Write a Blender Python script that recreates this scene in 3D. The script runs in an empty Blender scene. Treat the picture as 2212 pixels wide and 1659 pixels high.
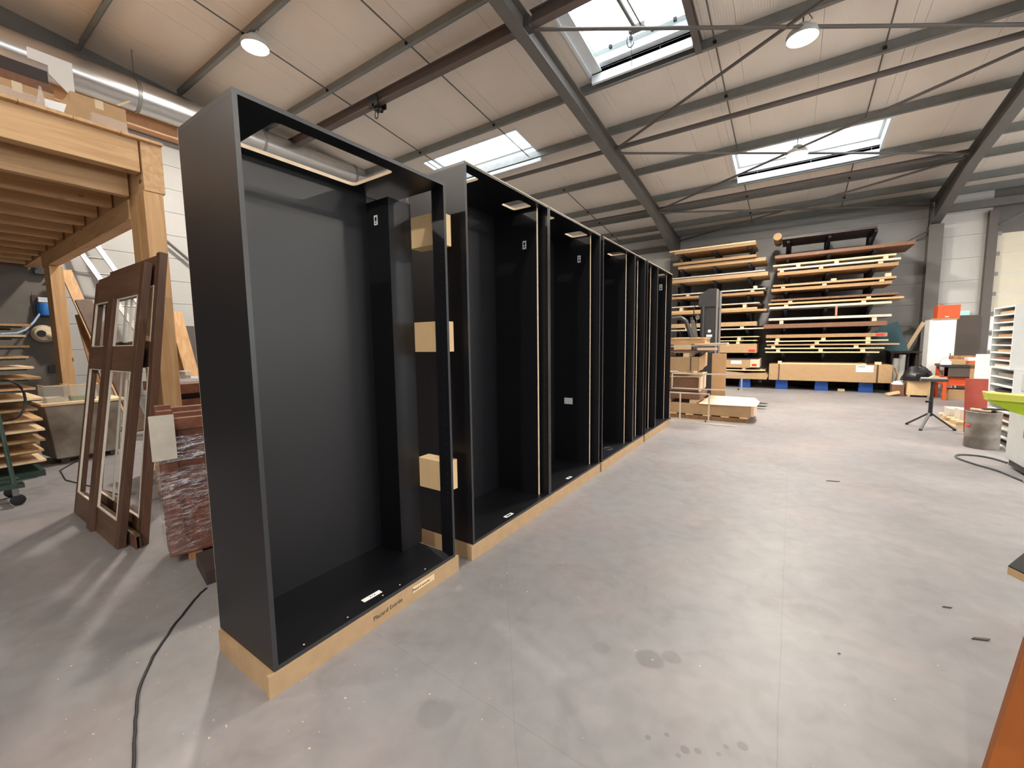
import bpy, bmesh, math, random
from mathutils import Vector, Matrix
random.seed(7)
scn = bpy.context.scene
COL = scn.collection

# ------------------------------------------------------------------ camera
IMG_W, IMG_H, FOCAL = 2212.0, 1659.0, 898.5
YAW, PITCH, ROLL = math.radians(33.91), math.radians(5.51), math.radians(-0.77)
cam_d = bpy.data.cameras.new('camera'); cam = bpy.data.objects.new('camera', cam_d); COL.objects.link(cam)
cam_d.sensor_fit = 'HORIZONTAL'; cam_d.sensor_width = 36.0; cam_d.lens = FOCAL / IMG_W * 36.0
cam_d.clip_start = 0.05; cam_d.clip_end = 200
_f = Vector((-math.sin(YAW)*math.cos(PITCH), math.cos(YAW)*math.cos(PITCH), -math.sin(PITCH)))
_r = Vector((math.cos(YAW), math.sin(YAW), 0)); _u = _r.cross(_f)
_r2 = _r*math.cos(ROLL) + _u*math.sin(ROLL); _u2 = -_r*math.sin(ROLL) + _u*math.cos(ROLL)
cam.matrix_world = Matrix(((_r2.x, _u2.x, -_f.x, 0), (_r2.y, _u2.y, -_f.y, 0), (_r2.z, _u2.z, -_f.z, 1.5), (0, 0, 0, 1)))
scn.camera = cam

# ------------------------------------------------------------------ world, exposure
w = bpy.data.worlds.new('sky'); scn.world = w; w.use_nodes = True
w.node_tree.nodes['Background'].inputs[0].default_value = (0.80, 0.90, 1.0, 1)
w.node_tree.nodes['Background'].inputs[1].default_value = 1.0
scn.view_settings.view_transform = 'Standard'; scn.view_settings.look = 'None'
scn.view_settings.gamma = 1.0; scn.view_settings.use_curve_mapping = False
scn.view_settings.exposure = 0.05
SKY_GLOW = 7.5      # radiance of the frosted skylight glazing under an overcast sky
FILL_BAND_GLOW = 4.2      # glow of the added wall bands that lift the ceiling brightness
LAMP_GLOW = 1200.0     # high-bay lamp lens

# ------------------------------------------------------------------ materials
def lin(c):
    return tuple(((v/255.)/12.92 if v/255. <= 0.04045 else ((v/255.+0.055)/1.055)**2.4) for v in c)
MATS = {}
def mat(name, rgb, rough=0.6, var=0.0, scale=6.0, stretch=(1,1,1), metal=0.0, bump=0.0, rgb2=None, spec=0.5, emit=None, estr=0.0, alpha=None, trans=0.0, coat=0.0):
    if name in MATS: return MATS[name]
    m = bpy.data.materials.new(name); m.use_nodes = True; nt = m.node_tree; b = nt.nodes['Principled BSDF']
    c = lin(rgb); b.inputs['Base Color'].default_value = (*c, 1); b.inputs['Roughness'].default_value = rough
    b.inputs['Metallic'].default_value = metal; b.inputs['Specular IOR Level'].default_value = spec
    b.inputs['Coat Weight'].default_value = coat
    if trans: b.inputs['Transmission Weight'].default_value = trans
    if alpha is not None: b.inputs['Alpha'].default_value = alpha
    if emit: b.inputs['Emission Color'].default_value = (*emit, 1); b.inputs['Emission Strength'].default_value = estr
    if var > 0 or rgb2 or bump > 0:
        tc = nt.nodes.new('ShaderNodeTexCoord'); mp = nt.nodes.new('ShaderNodeMapping'); mp.inputs['Scale'].default_value = stretch
        n = nt.nodes.new('ShaderNodeTexNoise'); n.inputs['Scale'].default_value = scale; n.inputs['Detail'].default_value = 5
        nt.links.new(tc.outputs['Object'], mp.inputs[0]); nt.links.new(mp.outputs[0], n.inputs['Vector'])
        if var > 0 or rgb2:
            r = nt.nodes.new('ShaderNodeValToRGB'); r.color_ramp.elements[0].position = 0.3; r.color_ramp.elements[1].position = 0.72
            d = lin(rgb2) if rgb2 else tuple(v*(1-var) for v in c)
            e = c if rgb2 else tuple(min(1, v*(1+var)) for v in c)
            r.color_ramp.elements[0].color = (*d, 1); r.color_ramp.elements[1].color = (*e, 1)
            nt.links.new(n.outputs['Fac'], r.inputs[0]); nt.links.new(r.outputs[0], b.inputs['Base Color'])
        if bump > 0:
            bp = nt.nodes.new('ShaderNodeBump'); bp.inputs['Strength'].default_value = bump; bp.inputs['Distance'].default_value = 0.01
            nt.links.new(n.outputs['Fac'], bp.inputs['Height']); nt.links.new(bp.outputs[0], b.inputs['Normal'])
    MATS[name] = m; return m

def wood(name, rgb, rgb2, axis=1, rough=0.55, scale=7.0, knots=True):
    if name in MATS: return MATS[name]
    m = bpy.data.materials.new(name); m.use_nodes = True; nt = m.node_tree; b = nt.nodes['Principled BSDF']; b.inputs['Roughness'].default_value = rough
    tc = nt.nodes.new('ShaderNodeTexCoord'); mp = nt.nodes.new('ShaderNodeMapping')
    s = [1.0, 1.0, 1.0]; s[axis] = 0.08; mp.inputs['Scale'].default_value = s
    n = nt.nodes.new('ShaderNodeTexNoise'); n.inputs['Scale'].default_value = scale*3; n.inputs['Detail'].default_value = 6; n.inputs['Distortion'].default_value = 0.6
    r = nt.nodes.new('ShaderNodeValToRGB'); r.color_ramp.elements[0].position = 0.3; r.color_ramp.elements[1].position = 0.7
    r.color_ramp.elements[0].color = (*lin(rgb2), 1); r.color_ramp.elements[1].color = (*lin(rgb), 1)
    nt.links.new(tc.outputs['Object'], mp.inputs[0]); nt.links.new(mp.outputs[0], n.inputs['Vector']); nt.links.new(n.outputs['Fac'], r.inputs[0])
    out = r.outputs[0]
    if knots:
        mp2 = nt.nodes.new('ShaderNodeMapping'); s2 = [2.2, 2.2, 2.2]; s2[axis] = 1.1; mp2.inputs['Scale'].default_value = s2
        v = nt.nodes.new('ShaderNodeTexVoronoi'); v.inputs['Scale'].default_value = 1.6
        k = nt.nodes.new('ShaderNodeValToRGB'); k.color_ramp.elements[0].position = 0.05; k.color_ramp.elements[1].position = 0.085
        k.color_ramp.elements[0].color = (1, 1, 1, 1); k.color_ramp.elements[1].color = (0, 0, 0, 1)
        mx = nt.nodes.new('ShaderNodeMixRGB'); mx.inputs[2].default_value = (*lin(tuple(int(q*0.45) for q in rgb)), 1)
        nt.links.new(tc.outputs['Object'], mp2.inputs[0]); nt.links.new(mp2.outputs[0], v.inputs['Vector']); nt.links.new(v.outputs['Distance'], k.inputs[0])
        nt.links.new(k.outputs[0], mx.inputs[0]); nt.links.new(out, mx.inputs[1]); out = mx.outputs[0]
    nt.links.new(out, b.inputs['Base Color']); MATS[name] = m; return m

M_BLACK = mat('black_laminate', (17, 17, 21), 0.38, 0.12, 60, spec=0.5)
M_BLACKEDGE = mat('black_edge_band', (44, 45, 48), 0.32)
M_RAW = mat('raw_panel_edge', (206, 186, 158), 0.7, 0.10, 25)
M_MDF = mat('plinth_mdf', (168, 140, 106), 0.6, 0.08, 14)
M_PLY = mat('plywood_block', (214, 184, 140), 0.6, 0.08, 10, (1, 1, 0.2))
M_PINE = wood('pine_lengthwise', (212, 174, 128), (190, 146, 100), 1)
M_PINEX = wood('pine_crosswise', (212, 174, 128), (190, 146, 100), 0)
M_PINEZ = wood('pine_upright', (208, 168, 120), (184, 140, 94), 2)
M_PALE = mat('pale_timber', (222, 196, 156), 0.6, 0.1, 12)
M_BROWN = wood('dark_stained_oak', (94, 64, 46), (68, 44, 31), 2, 0.5, 7, False)
M_BROWNX = wood('dark_stained_oak_cross', (104, 76, 56), (78, 54, 40), 0, 0.5, 7, False)
M_RED = wood('red_mahogany', (126, 78, 56), (98, 56, 38), 0, 0.45, 6, False)
M_PLANK = wood('brown_plank', (170, 126, 80), (130, 88, 52), 2, 0.6, 6, False)
M_STEEL = mat('grey_painted_steel', (106, 103, 99), 0.5, 0.06, 5, metal=0.0)
M_STEELD = mat('dark_painted_steel', (98, 92, 88), 0.5, 0.06, 5)
M_GALV = mat('galvanised_purlin', (132, 134, 132), 0.42, 0.08, 6, metal=0.35)
M_CRANE = mat('crane_beam_paint', (104, 92, 86), 0.5, 0.06, 5)
M_DUCT = mat('spiral_duct_metal', (205, 205, 205), 0.28, 0.05, 4, metal=0.9)
M_WHITE = mat('white_laminate', (226, 228, 226), 0.5, 0.03, 8)
M_PAPER = mat('white_paper', (232, 232, 230), 0.7)
M_INK = mat('black_ink', (18, 18, 20), 0.7)
M_CARD = mat('cardboard', (174, 142, 104), 0.75, 0.06, 10)
M_CARDP = mat('pale_cardboard', (226, 194, 164), 0.75, 0.05, 8)
M_OSB = mat('chipboard', (160, 126, 88), 0.7, 0.16, 30)
M_OSBD = mat('brown_faced_board', (120, 84, 62), 0.6, 0.12, 16)
M_BOARDG = mat('grey_white_board', (196, 188, 174), 0.6, 0.08, 14)
M_BDARK = mat('dark_film_board', (58, 46, 44), 0.5, 0.12, 10)
M_RACK = mat('rack_dark_blue_steel', (40, 42, 54), 0.5, 0.1, 8)
M_BLUE = mat('blue_rack_foot', (28, 84, 170), 0.45, 0.08, 8)
M_REDS = mat('red_sticker', (214, 44, 38), 0.6)
M_DARKM = mat('charcoal_machine_paint', (48, 48, 50), 0.45, 0.08, 9)
M_RUBBER = mat('black_rubber', (24, 24, 25), 0.75)
M_CHROME = mat('bright_metal', (200, 200, 200), 0.3, metal=0.9)
M_ALU = mat('aluminium', (168, 168, 168), 0.35, metal=0.7)
M_CREAM = mat('cream_steel_tube', (214, 200, 180), 0.45, 0.05, 9)
M_GREENT = mat('dark_green_tube', (40, 62, 54), 0.45, 0.1, 9)
M_ORANGE = mat('orange_metal', (206, 84, 40), 0.5, 0.06, 8)
M_REDP = mat('red_brown_panel', (158, 66, 50), 0.55, 0.1, 6)
M_LIME = mat('lime_green_paint', (172, 200, 40), 0.4, 0.05, 8)
M_LIMEY = mat('lime_yellow_edge', (208, 212, 92), 0.45)
M_MGREY = mat('light_grey_machine', (196, 198, 196), 0.45, 0.05, 6)
M_DUST = mat('dusty_grey_metal', (150, 142, 132), 0.6, rgb2=(96, 82, 70), scale=3.5)
M_TEAL = mat('teal_glass', (104, 146, 160), 0.15, trans=0.3)
M_CABLE = mat('cable_black', (30, 28, 28), 0.6)
M_HOSE = mat('grey_green_hose', (70, 78, 76), 0.6)
M_YEL = mat('yellow_hose_end', (222, 172, 40), 0.5)
M_BLUEH = mat('blue_plastic', (30, 110, 190), 0.45)
M_HOSEL = mat('pale_blue_hose', (150, 176, 204), 0.5)
M_CREAMP = mat('cream_plastic', (206, 188, 158), 0.55, 0.06, 8)
M_FILM = mat('stretch_film', (226, 230, 238), 0.10, bump=1.0, scale=26, stretch=(1, 1, 3), alpha=0.20, spec=1.0, coat=1.0)
M_CLEAR = mat('clear_plastic', (220, 222, 220), 0.12, alpha=0.18, spec=0.8)
M_BAG = mat('black_plastic_bag', (22, 22, 24), 0.4, bump=0.6, scale=14)
M_DRUM = mat('galvanised_drum', (160, 156, 148), 0.45, rgb2=(110, 100, 90), scale=5, metal=0.3)
M_CURB = mat('skylight_curb_white', (224, 230, 234), 0.5)
M_CURBG = mat('skylight_frame_grey', (190, 192, 188), 0.5)
M_SKY = mat('frosted_skylight_glazing', (235, 240, 245), 0.5, emit=(0.90, 0.96, 1.0), estr=SKY_GLOW)
M_LAMP = mat('high_bay_lens', (255, 250, 240), 0.4, emit=(1.0, 0.92, 0.81), estr=LAMP_GLOW)
M_EXIT = mat('lit_exit_sign', (70, 190, 120), 0.4, emit=(0.25, 0.9, 0.45), estr=2.0)
M_DOORW = mat('cream_sectional_door', (224, 218, 198), 0.5, 0.03, 5)
M_LITW = mat('daylit_door_glazing', (240, 244, 248), 0.3, emit=(0.92, 0.97, 1.0), estr=2.2)
M_DBROWN = mat('dark_brown_door_panel', (82, 72, 66), 0.55, 0.06, 6)
M_PINKW = mat('pinkish_hardwood', (150, 96, 74), 0.55, 0.1, 10, (1, 1, .2))
M_AMBER = mat('orange_brown_ply', (172, 98, 40), 0.5, 0.12, 6, (1, 1, .3))

def film_material(name, lo, hi):
    m = bpy.data.materials.new(name); m.use_nodes = True; nt = m.node_tree; nt.nodes.remove(nt.nodes['Principled BSDF']); out = nt.nodes['Material Output']
    tr = nt.nodes.new('ShaderNodeBsdfTransparent'); gl = nt.nodes.new('ShaderNodeBsdfGlossy'); gl.inputs['Roughness'].default_value = 0.12; gl.inputs['Color'].default_value = (.9, .93, 1, 1)
    tc = nt.nodes.new('ShaderNodeTexCoord'); mp = nt.nodes.new('ShaderNodeMapping'); mp.inputs['Scale'].default_value = (1, 1, 4); n = nt.nodes.new('ShaderNodeTexNoise'); n.inputs['Scale'].default_value = 11; n.inputs['Detail'].default_value = 4
    bp = nt.nodes.new('ShaderNodeBump'); bp.inputs['Strength'].default_value = 1.0; bp.inputs['Distance'].default_value = 0.03
    mr = nt.nodes.new('ShaderNodeMapRange'); mr.inputs['From Min'].default_value = .42; mr.inputs['From Max'].default_value = .68; mr.inputs['To Min'].default_value = lo; mr.inputs['To Max'].default_value = hi
    mx = nt.nodes.new('ShaderNodeMixShader'); L = nt.links.new
    L(tc.outputs['Object'], mp.inputs[0]); L(mp.outputs[0], n.inputs['Vector']); L(n.outputs['Fac'], bp.inputs['Height']); L(bp.outputs[0], gl.inputs['Normal']); L(n.outputs['Fac'], mr.inputs['Value']); L(mr.outputs[0], mx.inputs[0]); L(tr.outputs[0], mx.inputs[1]); L(gl.outputs[0], mx.inputs[2]); L(mx.outputs[0], out.inputs[0])
    return m
M_WRAP = film_material('clear_stretch_wrap', .05, .35); M_WRAPD = film_material('layered_stretch_wrap', .15, .75)

# ------------------------------------------------------------------ mesh helpers
class MB:
    def __init__(self, M=None): self.v = []; self.f = []; self.mi = []; self.sm = []; self.M = M
    def _add(self, vs, fs, mi=0, smooth=False):
        o = len(self.v)
        for p in vs:
            p = Vector(p); self.v.append(self.M @ p if self.M else p)
        for f in fs: self.f.append([o+i for i in f]); self.mi.append(mi); self.sm.append(smooth)
        return self
    def box(self, x0, x1, y0, y1, z0, z1, mi=0):
        vs = [(x0,y0,z0),(x1,y0,z0),(x1,y1,z0),(x0,y1,z0),(x0,y0,z1),(x1,y0,z1),(x1,y1,z1),(x0,y1,z1)]
        return self._add(vs, [(0,3,2,1),(4,5,6,7),(0,1,5,4),(1,2,6,5),(2,3,7,6),(3,0,4,7)], mi)
    def prism(self, poly, d, mi=0):            # poly: 3D points, extruded by vector d
        n = len(poly); d = Vector(d); vs = [Vector(p) for p in poly] + [Vector(p)+d for p in poly]
        fs = [tuple(range(n-1, -1, -1)), tuple(range(n, 2*n))] + [(i, (i+1) % n, n+(i+1) % n, n+i) for i in range(n)]
        return self._add(vs, fs, mi)
    def bar(self, a, b, wd, ht, up=(0,0,1), mi=0):   # rectangular bar a->b
        a = Vector(a); b = Vector(b); t = (b-a).normalized(); s = t.cross(Vector(up))
        if s.length < 1e-4: s = t.cross(Vector((1,0,0)))
        s.normalize(); u = s.cross(t).normalized(); s = s*wd/2; u = u*ht/2
        return self.prism([a-s-u, a+s-u, a+s+u, a-s+u], b-a, mi)
    def tube(self, pts, r, n=8, mi=0, closed=False):
        pts = [Vector(p) for p in pts]; rings = []; k = len(pts); vs = []; fs = []
        for i, p in enumerate(pts):
            t = (pts[min(i+1, k-1)] - pts[max(i-1, 0)])
            if closed: t = pts[(i+1) % k] - pts[i-1]
            t.normalize(); ref = Vector((0,0,1)) if abs(t.z) < 0.9 else Vector((1,0,0))
            s = t.cross(ref).normalized(); u = s.cross(t)
            rr = r[i] if isinstance(r, (list, tuple)) else r
            for j in range(n):
                a = 2*math.pi*j/n; vs.append(p + s*math.cos(a)*rr + u*math.sin(a)*rr)
        segs = k if closed else k-1
        for i in range(segs):
            for j in range(n):
                a = i*n+j; b = i*n+(j+1) % n; c = ((i+1) % k)*n+(j+1) % n; d = ((i+1) % k)*n+j; fs.append((a, b, c, d))
        if not closed: fs += [tuple(range(n-1, -1, -1)), tuple(range((k-1)*n, k*n))]
        return self._add(vs, fs, mi, True)
    def lathe(self, c, prof, n=24, mi=0):      # prof: (r,z) list about the vertical through c
        vs = []; fs = []; c = Vector(c)
        for r, z in prof:
            for j in range(n):
                a = 2*math.pi*j/n; vs.append((c.x+r*math.cos(a), c.y+r*math.sin(a), c.z+z))
        for i in range(len(prof)-1):
            for j in range(n): fs.append((i*n+j, i*n+(j+1) % n, (i+1)*n+(j+1) % n, (i+1)*n+j))
        fs += [tuple(range(n-1, -1, -1)), tuple(range((len(prof)-1)*n, len(prof)*n))]
        return self._add(vs, fs, mi, True)
    def ring(self, o, i, z0, z1, rad=0.03, seg=4):   # plate with a rounded rectangular hole; hole walls use material 1
        ox0, ox1, oy0, oy1 = o; ix0, ix1, iy0, iy1 = i; inner = []; outer = []
        for (cx, cy, a0, ex, ey) in ((ix1-rad, iy1-rad, 0, ox1, oy1), (ix0+rad, iy1-rad, 90, ox0, oy1), (ix0+rad, iy0+rad, 180, ox0, oy0), (ix1-rad, iy0+rad, 270, ox1, oy0)):
            for k in range(seg+1):
                a = math.radians(a0 + 90*k/seg); inner.append((cx+rad*math.cos(a), cy+rad*math.sin(a))); outer.append((ex, ey))
        n = len(inner); vs = [(x,y,z0) for x,y in inner]+[(x,y,z1) for x,y in inner]
        self._add(vs, [((j+1) % n, j, n+j, n+(j+1) % n) for j in range(n)], 1)
        for z, flip in ((z0, True), (z1, False)):
            c4 = [(ox1,oy1,z),(ox0,oy1,z),(ox0,oy0,z),(ox1,oy0,z)]; vs = [(x,y,z) for x,y in inner] + c4; fs = []
            for q in range(4):
                for k in range(seg): a = q*(seg+1)+k; fs.append((a, n+q, a+1))
                a = q*(seg+1)+seg; b = ((q+1) % 4)*(seg+1); fs.append((a, n+q, n+(q+1) % 4, b))
            if flip: fs = [f[::-1] for f in fs]
            self._add(vs, fs, 0)
        c4 = [(ox1,oy1),(ox0,oy1),(ox0,oy0),(ox1,oy0)]
        self._add([(x,y,z0) for x,y in c4]+[(x,y,z1) for x,y in c4], [(q, (q+1) % 4, 4+(q+1) % 4, 4+q) for q in range(4)], 2)
        return self
ORG = {}
def tag(o, label=None, cat=None, group=None, kind=None):
    if label: o['label'] = label
    if cat: o['category'] = cat
    if group: o['group'] = group
    if kind: o['kind'] = kind
    return o
def thing(name, label, cat, loc, group=None):
    o = bpy.data.objects.new(name, None); o.empty_display_size = 0.2; COL.objects.link(o); o.location = loc
    ORG[o] = Vector(loc); return tag(o, label, cat, group)
def obj(name, mb, m, parent=None, bevel=0.0, label=None):
    vs = mb.v
    if parent is not None: org = ORG[parent]
    else:
        xs = [v.x for v in vs]; ys = [v.y for v in vs]; org = Vector(((min(xs)+max(xs))/2, (min(ys)+max(ys))/2, min(v.z for v in vs)))
    me = bpy.data.meshes.new(name); me.from_pydata([tuple(v-org) for v in vs], [], mb.f)
    ms = m if isinstance(m, (list, tuple)) else [m]
    for q in ms: me.materials.append(q)
    me.polygons.foreach_set('material_index', [min(i, len(ms)-1) for i in mb.mi])
    me.polygons.foreach_set('use_smooth', mb.sm)
    bm = bmesh.new(); bm.from_mesh(me); bmesh.ops.recalc_face_normals(bm, faces=bm.faces); bm.to_mesh(me); bm.free()
    if any(mb.sm):
        try: me.set_sharp_from_angle(angle=math.radians(40))
        except Exception: pass
    me.update()
    o = bpy.data.objects.new(name, me); COL.objects.link(o)
    if parent is not None: o.parent = parent; ORG[o] = org
    else: o.location = org; ORG[o] = org
    if bevel:
        b = o.modifiers.new('edge', 'BEVEL'); b.width = bevel; b.segments = 2; b.limit_method = 'ANGLE'
    if label: o['label'] = label
    return o
def one(name, mb, m, label, cat, group=None, bevel=0.0): return tag(obj(name, mb, m, None, bevel), label, cat, group)
def struct(name, mb, m, label, cat='structure'): return tag(obj(name, mb, m), label, cat, None, 'structure')
def bx(*a, **k): return MB().box(*a, **k)
def frame_matrix(o, x, z):       # origin, local x direction, local z direction (orthonormalised)
    x = Vector(x).normalized(); z = Vector(z); z = (z - x*z.dot(x)).normalized(); y = z.cross(x)
    return Matrix(((x.x, y.x, z.x, o[0]), (x.y, y.y, z.y, o[1]), (x.z, y.z, z.z, o[2]), (0, 0, 0, 1)))
def text_part(name, body, size, m, M, parent, extrude=0.0003):
    cu = bpy.data.curves.new(name, 'FONT'); cu.body = body; cu.size = size; cu.extrude = extrude; cu.align_x = 'CENTER'; cu.align_y = 'CENTER'
    t = bpy.data.objects.new(name, cu); COL.objects.link(t); bpy.context.view_layer.update()
    me = bpy.data.meshes.new_from_object(t.evaluated_get(bpy.context.evaluated_depsgraph_get()))
    bpy.data.objects.remove(t); me.transform(M)
    if parent is not None: me.transform(Matrix.Translation(-ORG[parent]))
    me.materials.clear(); me.materials.append(m); me.name = name
    o = bpy.data.objects.new(name, me); COL.objects.link(o)
    if parent is not None: o.parent = parent; ORG[o] = ORG[parent]
    return o

# ------------------------------------------------------------------ setting: floor
XL, XR, YN, YF, RIDGE = -11.6, 12.0, -19.0, 17.0, -1.0
def concrete():
    m = bpy.data.materials.new('worn_concrete'); m.use_nodes = True; nt = m.node_tree; b = nt.nodes['Principled BSDF']; L = nt.links.new
    tc = nt.nodes.new('ShaderNodeTexCoord'); geo = nt.nodes.new('ShaderNodeNewGeometry')
    def noise(sc, det=6, dist=0.0):
        n = nt.nodes.new('ShaderNodeTexNoise'); n.inputs['Scale'].default_value = sc; n.inputs['Detail'].default_value = det; n.inputs['Distortion'].default_value = dist
        L(geo.outputs['Position'], n.inputs['Vector']); return n.outputs['Fac']
    def ramp(f, p0, c0, p1, c1):
        r = nt.nodes.new('ShaderNodeValToRGB'); e = r.color_ramp.elements; e[0].position = p0; e[1].position = p1; e[0].color = (*c0, 1); e[1].color = (*c1, 1); L(f, r.inputs[0]); return r.outputs[0]
    def mix(fac, a, c2, blend='MIX'):
        x = nt.nodes.new('ShaderNodeMixRGB'); x.blend_type = blend
        if isinstance(fac, float): x.inputs[0].default_value = fac
        else: L(fac, x.inputs[0])
        L(a, x.inputs[1])
        if isinstance(c2, tuple): x.inputs[2].default_value = (*c2, 1)
        else: L(c2, x.inputs[2])
        return x.outputs[0]
    base = ramp(noise(0.7, 5, 0.3), 0.32, lin((125, 122, 123)), 0.70, lin((143, 140, 141)))
    pink = ramp(noise(1.1, 4, 0.5), 0.50, (0, 0, 0), 0.72, (0.55, 0.55, 0.55)); c = mix(pink, base, lin((147, 133, 131)))
    blue = ramp(noise(0.9, 4, 0.8), 0.56, (0, 0, 0), 0.78, (0.5, 0.5, 0.5)); c = mix(blue, c, lin((128, 131, 136)))
    fine = ramp(noise(9, 8, 0.4), 0.35, (0.92, 0.92, 0.92), 0.65, (1.05, 1.05, 1.05)); c = mix(1.0, c, fine, 'MULTIPLY')
    smud = ramp(noise(2.6, 6, 1.2), 0.55, (1, 1, 1), 0.78, (0.80, 0.79, 0.80)); c = mix(1.0, c, smud, 'MULTIPLY')
    # individual stains and drips: (x, y, radius)
    for (sx, sy, sr, dk) in ((-0.50, 1.885, 0.075, .74), (-0.42, 1.955, 0.05, .78), (-0.392, 1.479, .013, .7), (-0.337, 1.533, .012, .72), (-0.265, 1.506, .018, .7), (-0.226, 1.527, .016, .72), (-0.281, 1.470, .012, .76), (-0.089, 1.638, .022, .72), (-0.141, 1.60, .012, .76), (-0.159, 1.556, .010, .74), (-1.15, 1.114, .09, .86), (0.165, 2.687, .15, .91), (0.709, 3.233, .2, .92), (-.717, 1.828, .05, .88)):
        d = nt.nodes.new('ShaderNodeVectorMath'); d.operation = 'DISTANCE'; L(geo.outputs['Position'], d.inputs[0]); d.inputs[1].default_value = (sx, sy, 0)
        nz = nt.nodes.new('ShaderNodeMath'); nz.operation = 'MULTIPLY_ADD'; L(noise(3.0/ (sr*8), 4), nz.inputs[0]); nz.inputs[1].default_value = sr*0.9; L(d.outputs['Value'], nz.inputs[2])
        r = ramp(nz.outputs[0], 0.0, (0, 0, 0), 1.0, (1, 1, 1))
        mr = nt.nodes.new('ShaderNodeMapRange'); mr.inputs['From Min'].default_value = sr*1.15; mr.inputs['From Max'].default_value = sr*1.4; mr.inputs['To Min'].default_value = dk; mr.inputs['To Max'].default_value = 1.0; L(nz.outputs[0], mr.inputs['Value'])
        c = mix(1.0, c, mr.outputs[0], 'MULTIPLY')
    # hairline shrinkage cracks along world lines: a*x+b*y+c=0
    sp = nt.nodes.new('ShaderNodeSeparateXYZ'); L(geo.outputs['Position'], sp.inputs[0]); wob = noise(5.0, 3)
    for (a, bb, cc, dk) in ((1.0, 0.0, -0.027, .84), (0.807, 0.591, -0.063, .88), (0.036, 0.999, -1.238, .86)):
        m1 = nt.nodes.new('ShaderNodeMath'); m1.operation = 'MULTIPLY_ADD'; L(sp.outputs[0], m1.inputs[0]); m1.inputs[1].default_value = a; m1.inputs[2].default_value = cc
        m2 = nt.nodes.new('ShaderNodeMath'); m2.operation = 'MULTIPLY_ADD'; L(sp.outputs[1], m2.inputs[0]); m2.inputs[1].default_value = bb; L(m1.outputs[0], m2.inputs[2])
        m3 = nt.nodes.new('ShaderNodeMath'); m3.operation = 'MULTIPLY_ADD'; L(wob, m3.inputs[0]); m3.inputs[1].default_value = 0.02; L(m2.outputs[0], m3.inputs[2])
        m4 = nt.nodes.new('ShaderNodeMath'); m4.operation = 'ABSOLUTE'; L(m3.outputs[0], m4.inputs[0])
        mr = nt.nodes.new('ShaderNodeMapRange'); mr.inputs['From Min'].default_value = 0.0008; mr.inputs['From Max'].default_value = 0.003; mr.inputs['To Min'].default_value = dk; mr.inputs['To Max'].default_value = 1.0; L(m4.outputs[0], mr.inputs['Value'])
        c = mix(1.0, c, mr.outputs[0], 'MULTIPLY')
    L(c, b.inputs['Base Color']); b.inputs['Roughness'].default_value = 0.42; b.inputs['Specular IOR Level'].default_value = 0.4
    rr = nt.nodes.new('ShaderNodeMapRange'); L(noise(1.7, 5), rr.inputs['Value']); rr.inputs['To Min'].default_value = 0.34; rr.inputs['To Max'].default_value = 0.58; L(rr.outputs[0], b.inputs['Roughness'])
    bp = nt.nodes.new('ShaderNodeBump'); bp.inputs['Strength'].default_value = 0.025; bp.inputs['Distance'].default_value = 0.01; L(noise(14, 6), bp.inputs['Height']); L(bp.outputs[0], b.inputs['Normal'])
    return m
struct('floor', bx(XL-.3, XR+.3, YN-.3, YF+.3, -0.25, 0.0), concrete(), 'worn grey polished concrete workshop floor', 'floor')

# ------------------------------------------------------------------ setting: roof
S = 0.12
def rz(y, off=0.0):              # roof sheet underside height
    return 5.58 + off + S*(YF - (y if y >= RIDGE else 2*RIDGE - y))
def ribbed(name, rgb, axis, freq, rough=0.5):
    m = bpy.data.materials.new(name); m.use_nodes = True; nt = m.node_tree; b = nt.nodes['Principled BSDF']
    geo = nt.nodes.new('ShaderNodeNewGeometry'); wv = nt.nodes.new('ShaderNodeTexWave'); wv.bands_direction = axis; wv.inputs['Scale'].default_value = freq
    bp = nt.nodes.new('ShaderNodeBump'); bp.inputs['Strength'].default_value = 0.25; bp.inputs['Distance'].default_value = 0.004
    n = nt.nodes.new('ShaderNodeTexNoise'); n.inputs['Scale'].default_value = 1.3; r = nt.nodes.new('ShaderNodeValToRGB')
    c = lin(rgb); r.color_ramp.elements[0].color = (*[v*0.94 for v in c], 1); r.color_ramp.elements[1].color = (*[v*1.04 for v in c], 1)
    nt.links.new(geo.outputs['Position'], wv.inputs[0]); nt.links.new(wv.outputs['Fac'], bp.inputs['Height']); nt.links.new(bp.outputs[0], b.inputs['Normal'])
    nt.links.new(geo.outputs['Position'], n.inputs['Vector']); nt.links.new(n.outputs['Fac'], r.inputs[0]); nt.links.new(r.outputs[0], b.inputs['Base Color']); b.inputs['Roughness'].default_value = rough
    return m
M_ROOF = ribbed('white_lined_roof_panel', (233, 224, 213), 'X', 8.0, 0.45)
M_WALLL = ribbed('dull_white_cladding', (176, 176, 174), 'Z', 12.0, 0.5)
M_WALLG = ribbed('mid_grey_cladding', (150, 150, 148), 'Z', 12.0, 0.5)
M_WALLF = ribbed('grey_white_cladding', (204, 203, 200), 'Z', 12.0, 0.5)
SKYL = [(-3.45, -1.62, 6.25, 8.05), (-8.75, -5.68, 8.75, 9.95), (-1.45, 1.53, 12.2, 13.5), (5.2, 8.2, 8.75, 9.95), (5.2, 8.2, 3.0, 4.2), (-1.45, 1.53, 1.6, 2.8),
        (-8.75, -5.68, -6.0, -4.8), (-1.45, 1.53, -6.0, -4.8), (5.2, 8.2, -6.0, -4.8), (-1.45, 1.53, -13.0, -11.8)]
ceiling = tag(bpy.data.objects.new('ceiling', None), 'pale lined pitched roof on grey steel rafters and purlins', 'ceiling', None, 'structure'); COL.objects.link(ceiling); ORG[ceiling] = Vector((0, 0, 0))
xs = sorted(set([XL + i*1.18 for i in range(21)] + [v for s in SKYL for v in s[:2]]))
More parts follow.
